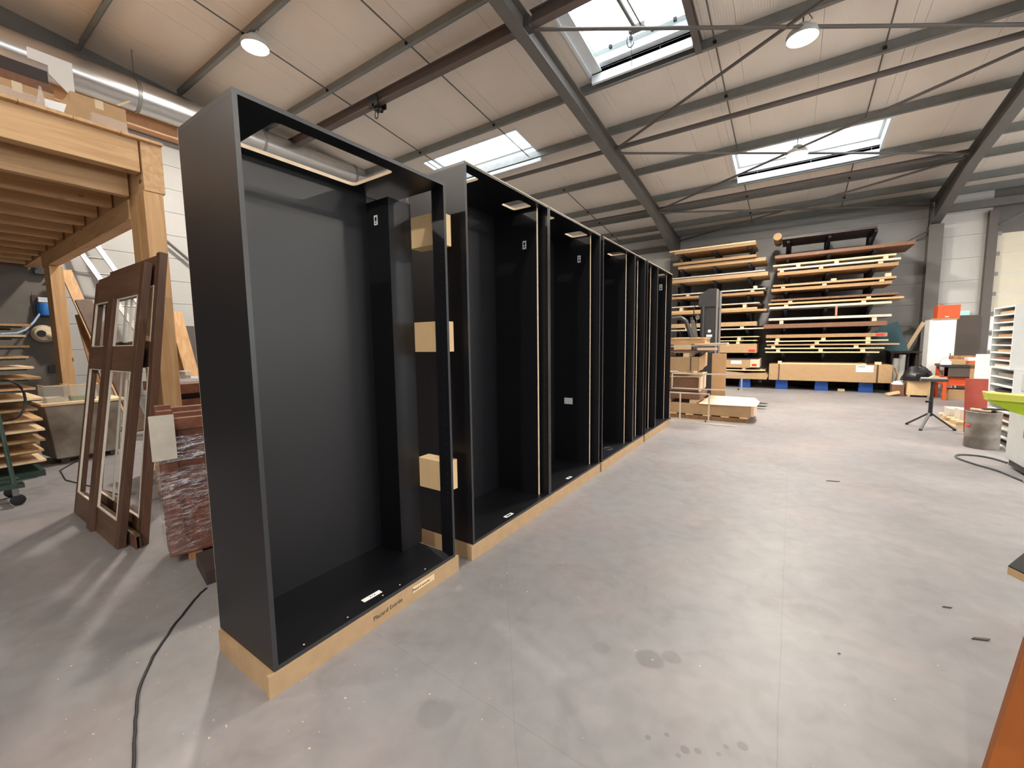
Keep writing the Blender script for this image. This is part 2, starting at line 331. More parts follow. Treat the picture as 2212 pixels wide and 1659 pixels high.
xs = [v for i, v in enumerate(xs) if i == 0 or v - xs[i-1] > 0.02]; xs[-1] = max(xs[-1], XR)
for i in range(len(xs)-1):
    a, b = xs[i], xs[i+1]; cm = (a+b)/2
    for (y0, y1) in ((YN, RIDGE), (RIDGE, YF)):
        cuts = sorted([(s[2], s[3]) for s in SKYL if s[0] < cm < s[1] and s[2] >= y0-0.01 and s[3] <= y1+0.01]); p = y0; segs = []
        for c0, c1 in cuts: segs.append((p, c0)); p = c1
        segs.append((p, y1))
        for (q0, q1) in segs:
            g = 0.002; e = -1e-6 if q1 == RIDGE else (1e-6 if q0 == RIDGE else 0)
            z0 = rz(q0) if not (q0 == RIDGE) else 5.58+S*(YF-RIDGE); z1 = rz(q1)
            mb = MB().prism([(a+g, q0, z0), (b-g, q0, z0), (b-g, q1, z1), (a+g, q1, z1)], (0, 0, 0.06)); obj('roof_panel', mb, M_ROOF, ceiling)
# weather sheet above the lining: one skin with the skylight openings left out
mb = MB()
for i in range(len(xs)-1):
    a, b = xs[i], xs[i+1]; cm = (a+b)/2
    for (y0, y1) in ((YN, RIDGE), (RIDGE, YF)):
        cuts = sorted([(s[2], s[3]) for s in SKYL if s[0] < cm < s[1] and s[2] >= y0 and s[3] <= y1]); p = y0; segs = []
        for c0, c1 in cuts: segs.append((p, c0)); p = c1
        segs.append((p, y1))
        for (q0, q1) in segs: mb.prism([(a, q0, rz(q0, .062)), (b, q0, rz(q0, .062)), (b, q1, rz(q1, .062)), (a, q1, rz(q1, .062))], (0, 0, 0.03))
obj('weather_sheet', mb, M_STEEL, ceiling)

def ibeam_y(mb, x, y0, y1, off_top, d, wd, tf=.018, tw=.012, d2=None):   # I beam following the roof slope, top at purlin seat
    d2 = d if d2 is None else d2
    for (t0, t1, t2, t3, ww) in ((0, tf, 0, tf, wd), (d-tf, d, d2-tf, d2, wd), (tf, d-tf, tf, d2-tf, tw)):
        mb.prism([(x-ww/2, y0, rz(y0, off_top-t1)), (x+ww/2, y0, rz(y0, off_top-t1)), (x+ww/2, y0, rz(y0, off_top-t0)), (x-ww/2, y0, rz(y0, off_top-t0))], (0, 0, 0)) if False else None
        A = [(x-ww/2, y0, rz(y0, off_top-t1)), (x+ww/2, y0, rz(y0, off_top-t1)), (x+ww/2, y0, rz(y0, off_top-t0)), (x-ww/2, y0, rz(y0, off_top-t0))]
        B = [(x-ww/2, y1, rz(y1, off_top-t3)), (x+ww/2, y1, rz(y1, off_top-t3)), (x+ww/2, y1, rz(y1, off_top-t2)), (x-ww/2, y1, rz(y1, off_top-t2))]
        mb._add(A+B, [(0,1,2,3),(7,6,5,4),(0,4,5,1),(1,5,6,2),(2,6,7,3),(3,7,4,0)])
RAFX = (-11.44, -3.78, 3.22, 10.2)
for x in RAFX[1:]:
    mb = MB(); ibeam_y(mb, x, RIDGE, 14.0, -.2, .33, .20); ibeam_y(mb, x, 14.0, 16.95, -.2, .33, .20, d2=.72); obj('rafter', mb, M_STEEL, ceiling)
    mb = MB(); ibeam_y(mb, x, YN+.05, RIDGE, -.2, .33, .20); obj('rafter', mb, M_STEEL, ceiling)
PURY = [0.95, 2.5, 4.0, 5.6, 8.22, 9.72, 11.78, 12.95+.62, 14.6, 15.9, 16.75]
for y in PURY + [-2.6 - 1.9*k for k in range(8)]:
    for (xa, xb) in zip((XL,)+RAFX, RAFX+(XR,)):
        if xb - xa < 0.5: continue
        z = rz(y); mb = MB()                       # Z-shaped cold rolled purlin
        mb.box(xa+.01, xb-.01, y-.004, y+.004, z-.2, z-.003).box(xa+.01, xb-.01, y-.07, y, z-.2, z-.193).box(xa+.01, xb-.01, y, y+.07, z-.012, z-.004)
        obj('purlin', mb, M_GALV, ceiling)
def tube_between(name, a, b, r, m, parent): return obj(name, MB().tube([a, b], r, 8), m, parent)
# wind bracing and eaves struts
for y in (10.15, 13.95):
    for (xa, xb) in ((-11.1, -3.88), (-3.68, 3.12)): tube_between('strut', (xa, y, rz(y, -.26)), (xb, y, rz(y, -.26)), .055, M_STEELD, ceiling)
def brace(a, b): tube_between('brace', (a[0], a[1], rz(a[1], -.36)), (b[0], b[1], rz(b[1], -.36)), .028, M_STEELD, ceiling)
brace((-3.66, 6.2), (3.1, 10.0)); brace((-3.66, 10.0), (3.1, 6.2)); brace((-3.66, 10.2), (3.1, 13.8)); brace((-3.66, 13.8), (3.1, 10.2)); brace((-3.66, 14.0), (3.1, 16.8)); brace((-3.66, 16.8), (3.1, 14.0))
for x in (-5.92, -8.32, -1.3, 1.08, 5.5, 7.9):
    for y0, y1 in zip(PURY[:-1], PURY[1:]):
        if any(s[0] < x < s[1] and not (s[3] < y0 or s[2] > y1) for s in SKYL) and y1 - y0 > 1.6: continue
        tube_between('sag_rod', (x, y0+.01, rz(y0, -.09)), (x, y1-.01, rz(y1, -.09)), .013, M_STEELD, ceiling)
        obj('rod_nut', MB().lathe((x, y0-.02, rz(y0, -.125)), [(.028, 0), (.03, .03), (.012, .05)], 8), M_RUBBER, ceiling)

# skylights (white curb, frame, frosted pane)
for n, (x0, x1, y0, y1) in enumerate(SKYL):
    wdw = tag(bpy.data.objects.new('window_%d' % (n+1), None), None, 'skylight', None, 'structure'); COL.objects.link(wdw); wdw.location = ((x0+x1)/2, (y0+y1)/2, rz((y0+y1)/2)); ORG[wdw] = Vector(wdw.location)
    wdw['label'] = ['square opening roof skylight with actuator and stepped white frame', 'long bright roof skylight above the black wardrobes', 'long bright roof skylight above the panel racks'][n] if n < 3 else 'roof skylight outside the view number %s of the hall' % ('four five six seven eight nine ten'.split()[n-3])
    h = .34 if n else .42; t = .05; lip = .17
    for q, (a, b, c, d) in enumerate(((x0-t, x0, y0-t, y1+t), (x1, x1+t, y0-t, y1+t), (x0, x1, y0-t, y0), (x0, x1, y1, y1+t))):
        lo = -.15 if (q == 3 and n < 3) else -.02
        obj('curb', MB().prism([(a, c, rz(c, lo)), (b, c, rz(c, lo)), (b, d, rz(d, lo)), (a, d, rz(d, lo))], (0, 0, h-.02-lo)), M_CURB, wdw)
    def quad(u0, u1, v0, v1, off, th, m, nm): obj(nm, MB().prism([(u0, v0, rz(v0, off)), (u1, v0, rz(v0, off)), (u1, v1, rz(v1, off)), (u0, v1, rz(v1, off))], (0, 0, th)), m, wdw)
    i = .06 if n else .10
    quad(x0, x0+i, y0, y1, h-.10, .04, M_CURBG, 'pane_frame'); quad(x1-i, x1, y0, y1, h-.10, .04, M_CURBG, 'pane_frame'); quad(x0+i, x1-i, y0, y0+i, h-.10, .04, M_CURBG, 'pane_frame'); quad(x0+i, x1-i, y1-i, y1, h-.10, .04, M_CURBG, 'pane_frame')
    quad(x0-t, x1+t, y0-t, y1+t, h-.02, .02, M_SKY, 'pane')
    if n == 0:
        j = .07
        quad(x0, x0+.2, y0, y1, .02, .03, M_CURB, 'step_frame'); quad(x0, x0+.12, y0, y1, .13, .03, M_CURBG, 'step_frame')
        quad(x0, x1, y1-.10, y1, .10, .03, M_CURB, 'step_frame')
        xm = (x0+x1)/2 + .05
        obj('actuator', MB().tube([(xm, y0+.3, rz(y0+.3, -.02)), (xm+.06, y1-.5, rz(y1-.5, .06))], .03, 8).tube([(xm+.10, y0+.3, rz(y0+.3, 0)), (xm+.16, y1-.55, rz(y1-.55, .06))], .014, 6).box(xm-.05, xm+.22, y1-.6, y1-.5, rz(y1-.55, .02), rz(y1-.55, .1)), M_STEELD, wdw)
        pts = [(xm+.04*math.cos(a)*1.6, y1-.62, rz(y1-.6, -.14)+.12*math.sin(a)) for a in [math.pi*k/6 for k in range(-1, -12, -1)]]
        obj('actuator_cable', MB().tube(pts, .008, 6).tube([(xm, y1-.62, rz(y1-.6, -.02)), (xm+.02, y1-.6, rz(y1-.6, -.55))], .005, 5), M_CABLE, wdw)
        for k in range(4): xx = x0+.4+k*.38; obj('clip', bx(xx, xx+.05, y1-.16, y1-.10, rz(y1, h-.15), rz(y1, h-.1)), M_RUBBER, wdw)
        for x in (x1+.08,): 
            mb = MB(); ibeam_y(mb, x, 5.62, 8.2, -.02, .19, .10); obj('trimmer', mb, M_STEELD, wdw)

# ------------------------------------------------------------------ setting: walls
def wall_panels(wall, axis, v, a0, a1, z0, z1f, hp, m, thick=.05, cuts=()):
    z = z0
    while z < z1f - 0.02:
        zt = min(z+hp, z1f); 
        if axis == 'y': obj('wall_panel', bx(a0, a1, v-thick, v, z+.003, zt-.003), m, wall)
        else: obj('wall_panel', bx(v, v+thick, a0, a1, z+.003, zt-.003), m, wall)
        z = zt
wf = struct('wall_far', MB().box(XL-.3, 4.4, YF, YF+.3, 0, 5.75).box(4.4, 9.0, YF, YF+.3, 4.3, 5.75).box(9.0, XR+.3, YF, YF+.3, 0, 5.75), M_STEEL, 'grey horizontally clad wall behind the racks', 'wall')
wall_panels(wf, 'y', YF, XL, -3.9, 0, 5.58, .62, M_WALLF); wall_panels(wf, 'y', YF, -3.66, 3.1, 0, 5.58, .62, M_WALLG); wall_panels(wf, 'y', YF, 3.34, 4.36, 0, 5.58, .62, M_WALLF)
wl = struct('wall_left', MB().prism([(XL, YN, 0), (XL, YF+.3, 0), (XL, YF+.3, 5.7), (XL, RIDGE, 7.85), (XL, YN, 5.7)], (-.3, 0, 0)), M_STEEL, 'grey clad gable wall behind the timber mezzanine', 'wall')
for k in range(14):
    z0 = k*.5; ya = -6.0; yb = YF - .06
    if z0+.5 > 5.5: yb = YF - (z0 + .5 - 5.5)/S - .3
    if yb > 0.5: obj('wall_panel', bx(XL, XL+.05, ya, yb, z0+.004, z0+.496), M_WALLL, wl)
struct('wall_right', MB().prism([(XR, YN, 0), (XR, YF+.3, 0), (XR, YF+.3, 5.7), (XR, RIDGE, 7.85), (XR, YN, 5.7)], (.3, 0, 0)), M_WALLF, 'pale clad gable wall on the right, out of view', 'wall')
struct('wall_near', bx(XL-.3, XR+.3, YN-.3, YN, 0, 5.75), M_WALLF, 'pale clad wall behind the camera', 'wall')
# glowing window bands added out of view in the right-hand wall to brighten the ceiling
M_FILLBAND = mat('added_window_band', (235, 240, 245), 0.5, emit=(0.93, 0.97, 1.0), estr=FILL_BAND_GLOW)
def band(n, axis, a0, a1, z0, z1, label):
    wdw = tag(bpy.data.objects.new('window_%d' % n, None), label, 'window', None, 'structure'); COL.objects.link(wdw)
    if axis == 'x': wdw.location = (XR, (a0+a1)/2, z0)
    else: wdw.location = ((a0+a1)/2, YN, z0)
    ORG[wdw] = Vector(wdw.location); k = 4
    for q in range(k):
        p0 = a0+(a1-a0)*q/k+.03; p1 = a0+(a1-a0)*(q+1)/k-.03
        obj('pane', bx(XR-.03, XR-.005, p0, p1, z0+.03, z1-.03) if axis == 'x' else bx(p0, p1, YN+.005, YN+.03, z0+.03, z1-.03), M_FILLBAND, wdw)
    for q in range(k+1):
        p = a0+(a1-a0)*q/k; obj('mullion', bx(XR-.06, XR-.004, p-.03, p+.03, z0, z1) if axis == 'x' else bx(p-.03, p+.03, YN+.004, YN+.06, z0, z1), M_CURBG, wdw)
for i in range(5): band(11+i, 'x', -14+i*6, -9.6+i*6, 1.4, 4.4, 'added translucent window band lighting the hall from the right-hand wall, out of view, number %d' % (i+1))
for i in range(0): band(16+i, 'y', -9.5+i*7, -5+i*7, 1.4, 4.4, 'added translucent window band lighting the hall from the wall behind the camera, number %d' % (i+1))
def hcol(x, y, zt, nm='column', par=None):
    mb = MB(); mb.box(x-.15, x+.15, y-.17, y-.15, 0, zt).box(x-.15, x+.15, y+.13, y+.15, 0, zt).box(x-.007, x+.007, y-.15, y+.13, 0, zt); return obj(nm, mb, M_STEEL, par)
for x in RAFX[1:]: hcol(x, 16.77, 4.68, 'column', wf)
obj('plinth_rail', bx(XL, -3.9, YF-.16, YF-.06, 4.95, 5.15), M_STEEL, wf)
obj('eaves_beam', MB().box(3.4, XR, YF-.22, YF-.06, 5.0, 5.2), M_STEEL, wf)
for x in (4.36,): obj('door_jamb', bx(x-.09, x+.09, YF-.22, YF-.06, 0, 4.9), M_STEELD, wf)
obj('corner_brace', MB().tube([(3.1, 16.75, 4.55), (1.9, 16.85, 3.9)], .02, 6), M_STEELD, wf)
obj('corner_brace', MB().tube([(4.45, 16.75, 4.5), (5.4, 16.85, 5.1)], .02, 6), M_STEELD, wf)
d1 = tag(bpy.data.objects.new('door_1', None), 'cream sectional overhead door in the far wall', 'door', None, 'structure'); COL.objects.link(d1); d1.location = (6.7, 16.9, 0); ORG[d1] = Vector(d1.location)
for k in range(8):
    z0 = .02+k*.535; z1 = z0+.525
    if k in (2, 3):
        obj('door_section', MB().box(4.46, 8.98, YF-.05, YF-.01, z0, z0+.09).box(4.46, 8.98, YF-.05, YF-.01, z1-.09, z1).box(4.46, 4.51, YF-.05, YF-.01, z0+.09, z1-.09).box(8.84, 8.98, YF-.05, YF-.01, z0+.09, z1-.09), M_DOORW, d1)
        for q in range(4): obj('door_pane', bx(4.52+q*1.08, 5.58+q*1.08, YF-.04, YF-.02, z0+.09, z1-.09), M_LITW, d1)
    else: obj('door_section', bx(4.46, 8.98, YF-.05, YF-.01, z0, z1), M_DOORW, d1)
    obj('door_hinge', bx(4.47, 4.56, YF-.07, YF-.05, z1-.05, z1+.05), M_GALV, d1)
# gable wind column, sheeting rail on the left wall
obj('sheeting_rail', MB().box(XL+.06, XL+.22, -6, 11, 6.30, 6.48), M_STEELD, wl)
M_SHADELINING = mat('mezzanine_shade_lining', (104, 98, 92), 0.8, 0.14, 2.5)  # added boards: the shade under the mezzanine is put into their dark colour
for k in range(6): obj('shade_lining_board', bx(XL+.052, XL+.07, 1.80-1.22*(k+1)+.003, 1.80-1.22*k, 0, 3.35), M_SHADELINING, wl)
obj('gable_brace', MB().tube([(XL+.16, 3.05, 4.3), (XL+.16, 5.4, 2.2)], .03, 6), M_STEELD, wl)
obj('gable_column', MB().box(XL+.05, XL+.25, 6.9, 7.1, 0, 6.5), M_STEELD, wl)

# ------------------------------------------------------------------ high-bay lamps
LAMPS = [(-8.05, 4.04, 'lit round high-bay lamp under the roof above the timber mezzanine'), (-0.07, 8.41, 'lit round high-bay lamp to the right of the square skylight'), (-0.09, 12.09, 'round high-bay lamp seen against the long skylight over the racks'),
         (7.9, 8.4, 'high-bay lamp beyond the right edge of the view'), (7.9, 4.0, 'high-bay lamp beyond the right edge, nearer the ridge'), (-8.05, -5, 'high-bay lamp behind the camera on the mezzanine side'), (-.07, -5, 'high-bay lamp straight behind the camera'), (7.9, -5, 'high-bay lamp behind the camera on the door side')]
for (x, y, lb) in LAMPS:
    z = rz(y) - .38; L = thing('high_bay_lamp', lb, 'lamp', (x, y, z), 'high-bay lamps')
    obj('housing', MB().lathe((x, y, z), [(.209, .013), (.209, -.02), (.222, -.02), (.225, .03), (.21, .07), (.12, .09), (.10, .17), (.05, .18)], 28), M_MGREY, L)
    obj('lens', MB().lathe((x, y, z), [(.02, -.004), (.17, -.003), (.206, .0), (.207, .012)], 28), M_LAMP, L)
    obj('hanger', MB().tube([(x, y, z+.17), (x, y, z+.30), (x, y, rz(y)-.002)], .012, 6), M_STEELD, L)
    obj('supply_cable', MB().tube([(x+.04, y, z+.17), (x+.12, y+.02, z+.24), (x+.06, y, z+.33)], .006, 5), M_CABLE, L)

# ------------------------------------------------------------------ monorail crane beam with trolley
cy = 6.15; cz = 6.53
cr = thing('monorail_beam', 'dark steel monorail crane beam slung under the roof across the hall', 'beam', (-3.8, cy, cz))
for (xa, xb) in ((-11.0, -3.9), (-3.66, 3.1)):
    obj('beam_section', MB().box(xa, xb, cy-.075, cy+.075, cz, cz+.015).box(xa, xb, cy-.075, cy+.075, cz+.185, cz+.2).box(xa, xb, cy-.006, cy+.006, cz+.015, cz+.185), M_CRANE, cr)
obj('hanger_bracket', MB().box(-3.9, -3.66, cy-.09, cy+.09, cz-.03, cz+.14).box(-3.93, -3.9, cy-.1, cy+.1, cz-.12, cz+.14), M_STEELD, cr)
tr = thing('trolley_hoist', 'black trolley with hook riding on the crane beam', 'hoist', (-7.45, cy, cz-.25))
obj('side_plate', bx(-7.58, -7.30, cy-.12, cy-.09, cz-.08, cz+.11), M_RUBBER, tr); obj('side_plate', bx(-7.58, -7.30, cy+.09, cy+.12, cz-.08, cz+.11), M_RUBBER, tr)
for xx in (-7.52, -7.36):
    for s in (-1, 1): obj('wheel', MB(Matrix.Translation((xx, cy+s*.055, cz+.05)) @ Matrix.Rotation(math.pi/2, 4, 'X')).lathe((0, 0, -.02), [(.03, 0), (.03, .03), (.035, .035)], 12), M_STEELD, tr)
obj('axle', MB().tube([(-7.44, cy-.12, cz-.05), (-7.44, cy+.12, cz-.05)], .03, 10).box(-7.5, -7.38, cy-.05, cy+.05, cz-.12, cz-.02), M_RUBBER, tr)
obj('shackle', MB().tube([(-7.46+.05*math.sin(a), cy-.02, cz-.2+.075*math.cos(a)) for a in [2*math.pi*k/14 for k in range(14)]], .012, 6, closed=True), M_RUBBER, tr)
obj('lug', MB().lathe((-7.33, cy, cz-.19), [(.02, 0), (.045, .02), (.045, .07), (.015, .09)], 10), M_RUBBER, tr)

# ------------------------------------------------------------------ ventilation duct
dz = 6.4; dx = -10.82
du = thing('ventilation_duct', 'shiny round spiral ventilation duct running along the left wall', 'duct', (dx, 6, dz-.3))
segs = [-3, -.3, 3.1, 5.4, 7.9, 9.7, 11.5]
for a, b in zip(segs[:-1], segs[1:]): obj('duct_section', MB().tube([(dx, a+.005, dz), (dx, b-.005, dz)], .29, 32), M_DUCT, du)
for a in segs[1:-1]:
    obj('joint_band', MB().tube([(dx, a-.03, dz), (dx, a+.03, dz)], .302, 32), M_GALV, du); obj('hanger_rod', MB().tube([(dx, a, dz+.29), (dx, a, rz(a)-.002)], .008, 6), M_STEELD, du)

# ------------------------------------------------------------------ black wardrobe carcasses on raw plinths
XF, XB, PT = -1.79, -2.315, .019
def carcass(name, label, y0, y1, zt, holes, near_side=True, far_stile=False, part=None):
    zb = .107; c = thing(name, label, 'wardrobe', ((XF+XB)/2, (y0+y1)/2, zb), 'black wardrobe carcasses in a row')
    def panel(nm, a, edge):      # box with a front edge strip of its own
        return obj(nm, bx(*a), M_BLACK, c)
    def side(ya, yb, xa=XB, xb_=XF):
        p = panel('side_panel', (xa, xb_-.002, ya, yb, zb, zt-PT), None)
        obj('edge_band', bx(xb_-.002, xb_, ya, yb, zb, zt-PT), M_BLACKEDGE, p)
        if xa == XB: obj('raw_edge', bx(XB-.002, XB, ya, yb, zb, zt), M_RAW, p)
        return p
    s = side(y0, y0+PT)
    if far_stile: fs = side(y1-PT, y1, XF-.10)
    else: fs = side(y1-PT, y1)
    bt = panel('bottom_panel', (XB, XF-.002, y0+PT, y1-PT, zb, zb+PT), None); obj('edge_band', bx(XF-.002, XF, y0+PT, y1-PT, zb, zb+PT), M_BLACKEDGE, bt)
    panel('back_panel', (XB, XB+.010, y0+PT, y1-PT if not far_stile else 1.784, zb+PT, zt-PT), None)
    # top panel cut from as many plates as there are openings
    ys = [y0] + [ (holes[k][3]+holes[k+1][2])/2 for k in range(len(holes)-1)] + [y1]
    mb = MB()
    for k, hq in enumerate(holes): mb.ring((XB, XF, ys[k], ys[k+1]), hq, zt-PT, zt, .028)
    tp = obj('top_panel', mb, [M_BLACK, M_RAW, M_BLACKEDGE], c)
    if zt > 2.6: obj('raw_edge', bx(XF-.004, XF+.0006, y0, y1, zt-.004, zt+.0015), M_RAW, tp)
    if part:
        p = panel('partition', (XB+.010, part[1]-.002, part[0]-.011, part[0]+.011, zb+PT, zt-PT), None)
        obj('raw_edge', bx(part[1]-.002, part[1], part[0]-.011, part[0]+.011, zb+PT, zt-PT), M_RAW, p)
    # shelf-pin holes on the far side
    mb = MB(); xx = XF-.037; z = .35
    while z < zt-.3:
        mb.tube([(xx, y1-PT-.0012, z), (xx, y1-PT+.0, z)], .0045, 6); z += .064
    tag(obj('shelf_pin_row', mb, M_BLACKEDGE, fs), kind='stuff')
    return c
ZT1, ZT = 2.477, 2.673
cab1 = carcass('wardrobe_carcass', 'shorter black wardrobe carcass at the near end, large cut-out in its top', .80, 1.965, ZT1, [(-2.235, -1.875, 1.0, 1.645)], far_stile=True)
obj('chase_side', bx(XB+.01, -2.12, 1.784, 1.803, .126, 2.41), M_BLACK, cab1); obj('chase_front', bx(-2.12, -2.10, 1.784, 1.965, .126, 2.41), M_BLACK, cab1)
defs = [('first tall black wardrobe carcass, right beside the short near one', 2.15, 3.262, 3.188), ('second tall black wardrobe carcass, with white paper inside', 3.268, 4.44, 4.330),
        ('third tall black wardrobe carcass, after the first plinth joint', 4.52, 5.655, 5.505), ('fourth tall black wardrobe carcass, narrow, before the second plinth joint', 5.662, 6.135, 6.0),
        ('fifth tall black wardrobe carcass, narrow, second from the far end', 6.24, 6.80, 6.65), ('last tall black wardrobe carcass at the far end beside the forklift', 6.807, 7.74, 7.62)]
cabs = []
for lb, y0, y1, py in defs:
    wdt = y1-y0; hl = [(-2.06, -1.875, y0+.06*wdt/1.1+.03, y0+.24*wdt), (-2.06, -1.875, y0+.70*wdt, y0+.88*wdt)] if wdt > .8 else [(-2.06, -1.875, y0+.1, y0+.26)]
    cabs.append(carcass('wardrobe_carcass', lb, y0, y1, ZT, hl, part=(py, -1.86)))
# plinths
def plinth(label, y0, y1, ny):
    p = thing('plinth_base', label, 'plinth', ((XF+XB)/2, (y0+y1)/2, 0), 'raw wardrobe plinths')
    obj('front_board', bx(XF+.006-.022, XF+.006, y0, y1, 0, .105), M_MDF, p, .001); obj('rear_board', bx(XB+.01, XB+.03, y0+.015, y1-.015, 0, .105), M_MDF, p)
    for yy in [y0+.012] + [y0+(y1-y0)*k/ny for k in range(1, ny)] + [y1-.034]: obj('cross_board', bx(XB+.03, XF-.016, yy, yy+.022, 0, .105), M_MDF, p)
    return p
pl1 = plinth('short raw plinth under the near wardrobe carcass, with handwriting on it', .772, 1.99, 3)
plinth('long raw plinth under the first two tall wardrobe carcasses', 2.125, 4.455, 4); plinth('raw plinth under the third and fourth tall wardrobe carcasses', 4.50, 6.15, 3); plinth('farthest raw plinth under the last two tall wardrobe carcasses', 6.22, 7.77, 3)
FX = Matrix(((0, 0, 1, XF+.0065), (1, 0, 0, 0), (0, 1, 0, 0), (0, 0, 0, 1)))
text_part('handwriting', 'Placard Entrée', .034, M_INK, Matrix.Translation((0, 1.405, .056)) @ FX @ Matrix.Rotation(math.radians(2), 4, 'Z') @ Matrix.Shear('XY', 4, (.25, 0)), pl1)
tape = obj('masking_tape', bx(XF+.006, XF+.0066, 1.585, 1.76, .052, .088), M_PALE, pl1)
text_part('handwriting', 'Placard entrée', .024, M_INK, Matrix.Translation((.0006, 1.65, .069)) @ FX, pl1)
for yy in (.95, 1.18, 1.40, 1.52, 1.72): obj('screw_head', MB().lathe((XF-.03, yy, .126), [(.0045, 0), (.004, .0015)], 8), M_PALE, cab1)
# spacer blocks between first and second carcass
for z0, z1, lb in ((2.13, 2.325, 'topmost plywood spacer block clamped between the near wardrobes'), (1.455, 1.65, 'middle plywood spacer block between the near wardrobes'), (.528, .73, 'lowest plywood spacer block between the near wardrobes')):
    obj('spacer_block', bx(-2.115, -1.852, 1.966, 2.075, z0, z1), M_PLY, cab1, .001, label=lb)
# stickers
def sticker(label, M, wd, ht, lines, group='paper labels in the wardrobes'):
    mb = MB(M).box(-wd/2, wd/2, -ht/2, ht/2, 0, .0008); o = one('paper_label', mb, M_PAPER, label, 'label', group)
    q = MB(M)
    for (a, b, c, d) in lines: q.box(a*wd, b*wd, c*ht, d*ht, .0008, .0012)
    if lines: obj('print', q, M_INK, o)
    return o
def floorM(x, y, rot): return Matrix.Translation((x, y, .1265)) @ Matrix.Rotation(math.radians(rot), 4, 'Z')
sticker('white paper strip lying on the floor of the near wardrobe', floorM(-1.865, 1.362, 88), .115, .032, [(-.1, -.05, -.15, .15), (.12, .16, -.2, .1), (.02, .05, 0, .2)])
sticker('small printed label on the floor of the first tall wardrobe', floorM(-1.838, 2.66, 88), .10, .034, [(-.3, .3, -.2, .2)])
sticker('small printed label on the floor of the second tall wardrobe', floorM(-1.842, 3.765, 88), .09, .032, [(-.2, .25, -.25, .2)])
def faceM(x, y, z): return Matrix(((1, 0, 0, x), (0, 0, -1, y), (0, 1, 0, z), (0, 0, 0, 1)))
sticker('small round-marked label inside the near wardrobe, high on the boxed corner', faceM(-2.22, 1.7835, 2.29), .035, .06, [(-.25, .25, -.1, .3), (-.2, .2, -.35, -.25)])
sticker('small label high on the partition of the first tall wardrobe', faceM(-1.985, 3.1765, 2.36), .038, .07, [(-.2, .2, -.3, -.1), (-.25, .25, 0, .3)])
sticker('small label high on the partition of the second tall wardrobe', faceM(-1.99, 4.3185, 2.42), .038, .075, [(-.25, .25, -.3, -.05), (-.2, .2, .1, .3)])
sticker('small label high inside the farthest wardrobe', faceM(-1.95, 7.6085, 2.45), .05, .10, [(-.25, .25, -.3, -.05), (-.2, .2, .1, .3)])
sticker('white square paper taped to the partition of the second tall wardrobe', faceM(-2.12, 4.3185, .835), .105, .072, [])
sticker('small round white sticker inside the third tall wardrobe', faceM(-1.95, 4.549, 1.28), .03, .05, [])
# clear tape ring left on the floor of the third tall wardrobe
one('tape_scrap', MB().tube([(-1.93+.05*math.cos(a), 5.1+.07*math.sin(a), .1285) for a in [2*math.pi*k/16 for k in range(16)]], .0025, 5, closed=True), M_CLEAR, 'crumpled ring of clear tape on the floor of the third tall wardrobe', 'tape')

# ------------------------------------------------------------------ timber mezzanine
mz = thing('timber_mezzanine', 'pine timber mezzanine platform on posts at the left wall', 'mezzanine', (-8, 0, 0))
obj('edge_beam', bx(-5.24, -5.12, -6, 1.45, 3.14, 3.42), M_PINE, mz, .004)
obj('rim_beam', bx(-11.4, -5.10, 1.46, 1.62, 2.98, 3.42), M_PINEX, mz, .004)
obj('bearer', bx(-9.79, -5.52, 1.44, 1.56, 2.78, 2.975), M_PINEX, mz, .003)
k = 0; x = -5.46
while x > -11.3: obj('joist', bx(x-.08, x, -6, 1.44, 2.99, 3.38), M_PINE, mz, .003); x -= .56
for i in range(26):
    y1 = 1.62 - i*.3
    obj('deck_board', bx(-11.4, -5.06, y1-.296, y1, 3.42, 3.445), M_PINEX, mz)
for (xa, xb) in ((-5.52, -5.32), (-5.31, -5.10)): obj('post', bx(xa, xb, 1.45, 1.60, 0, 2.975), M_PINEZ, mz, .004)
for (xa, xb) in ((-9.75, -9.57), (-9.56, -9.38)): obj('post', bx(xa, xb, 1.45, 1.60, 0, 2.775), M_PINEZ, mz, .004)

# things stored on the mezzanine deck
DK = 3.446
def crate(name, x0, x1, y0, y1, z0, z1, m, label, cat, tape=True, bev=.004, grp=None):
    r = thing(name, label, cat, ((x0+x1)/2, (y0+y1)/2, z0), grp); obj('carton', bx(x0, x1, y0, y1, z0, z1), m, r, bev)
    if tape: obj('packing_tape', MB().box(x0-.001, x1+.001, (y0+y1)/2-.03, (y0+y1)/2+.03, z1, z1+.0015).box(x1, x1+.0015, (y0+y1)/2-.03, (y0+y1)/2+.03, z1-.08, z1), M_CREAMP, r)
    return r
crate('cardboard_box', -6.3, -5.62, 1.13, 1.52, DK, DK+.43, M_CARD, 'brown cardboard box on the mezzanine at its right end', 'box')
crate('cardboard_box', -6.5, -5.75, .60, 1.05, DK, DK+.40, M_CARD, 'tan cardboard box on the mezzanine behind the white card', 'box')
one('wrapped_bundle', MB().box(-5.5, -5.24, .15, .86, DK, DK+.14), M_FILM, 'film-wrapped bundle glinting on the mezzanine edge at the far left', 'bundle', None, .02)
one('wrapped_bundle', MB().box(-5.45, -5.22, 1.17, 1.42, DK, DK+.15), M_FILM, 'film-wrapped low bundle on the mezzanine before the brown box', 'bundle', None, .02)
one('white_card', MB(frame_matrix((-5.24, .90, DK+.055), (0, 1, 0), (-.25, 0, 1))).prism([(0, 0, 0), (.10, 0, 0), (.13, 0, .10), (0, 0, .09)], (0, .006, 0)), M_PAPER, 'small white card propped on the mezzanine edge', 'card')
one('card_support', bx(-5.34, -5.2, .88, 1.03, DK, DK+.054), M_OSBD, 'small brown block under the white card on the mezzanine', 'block')
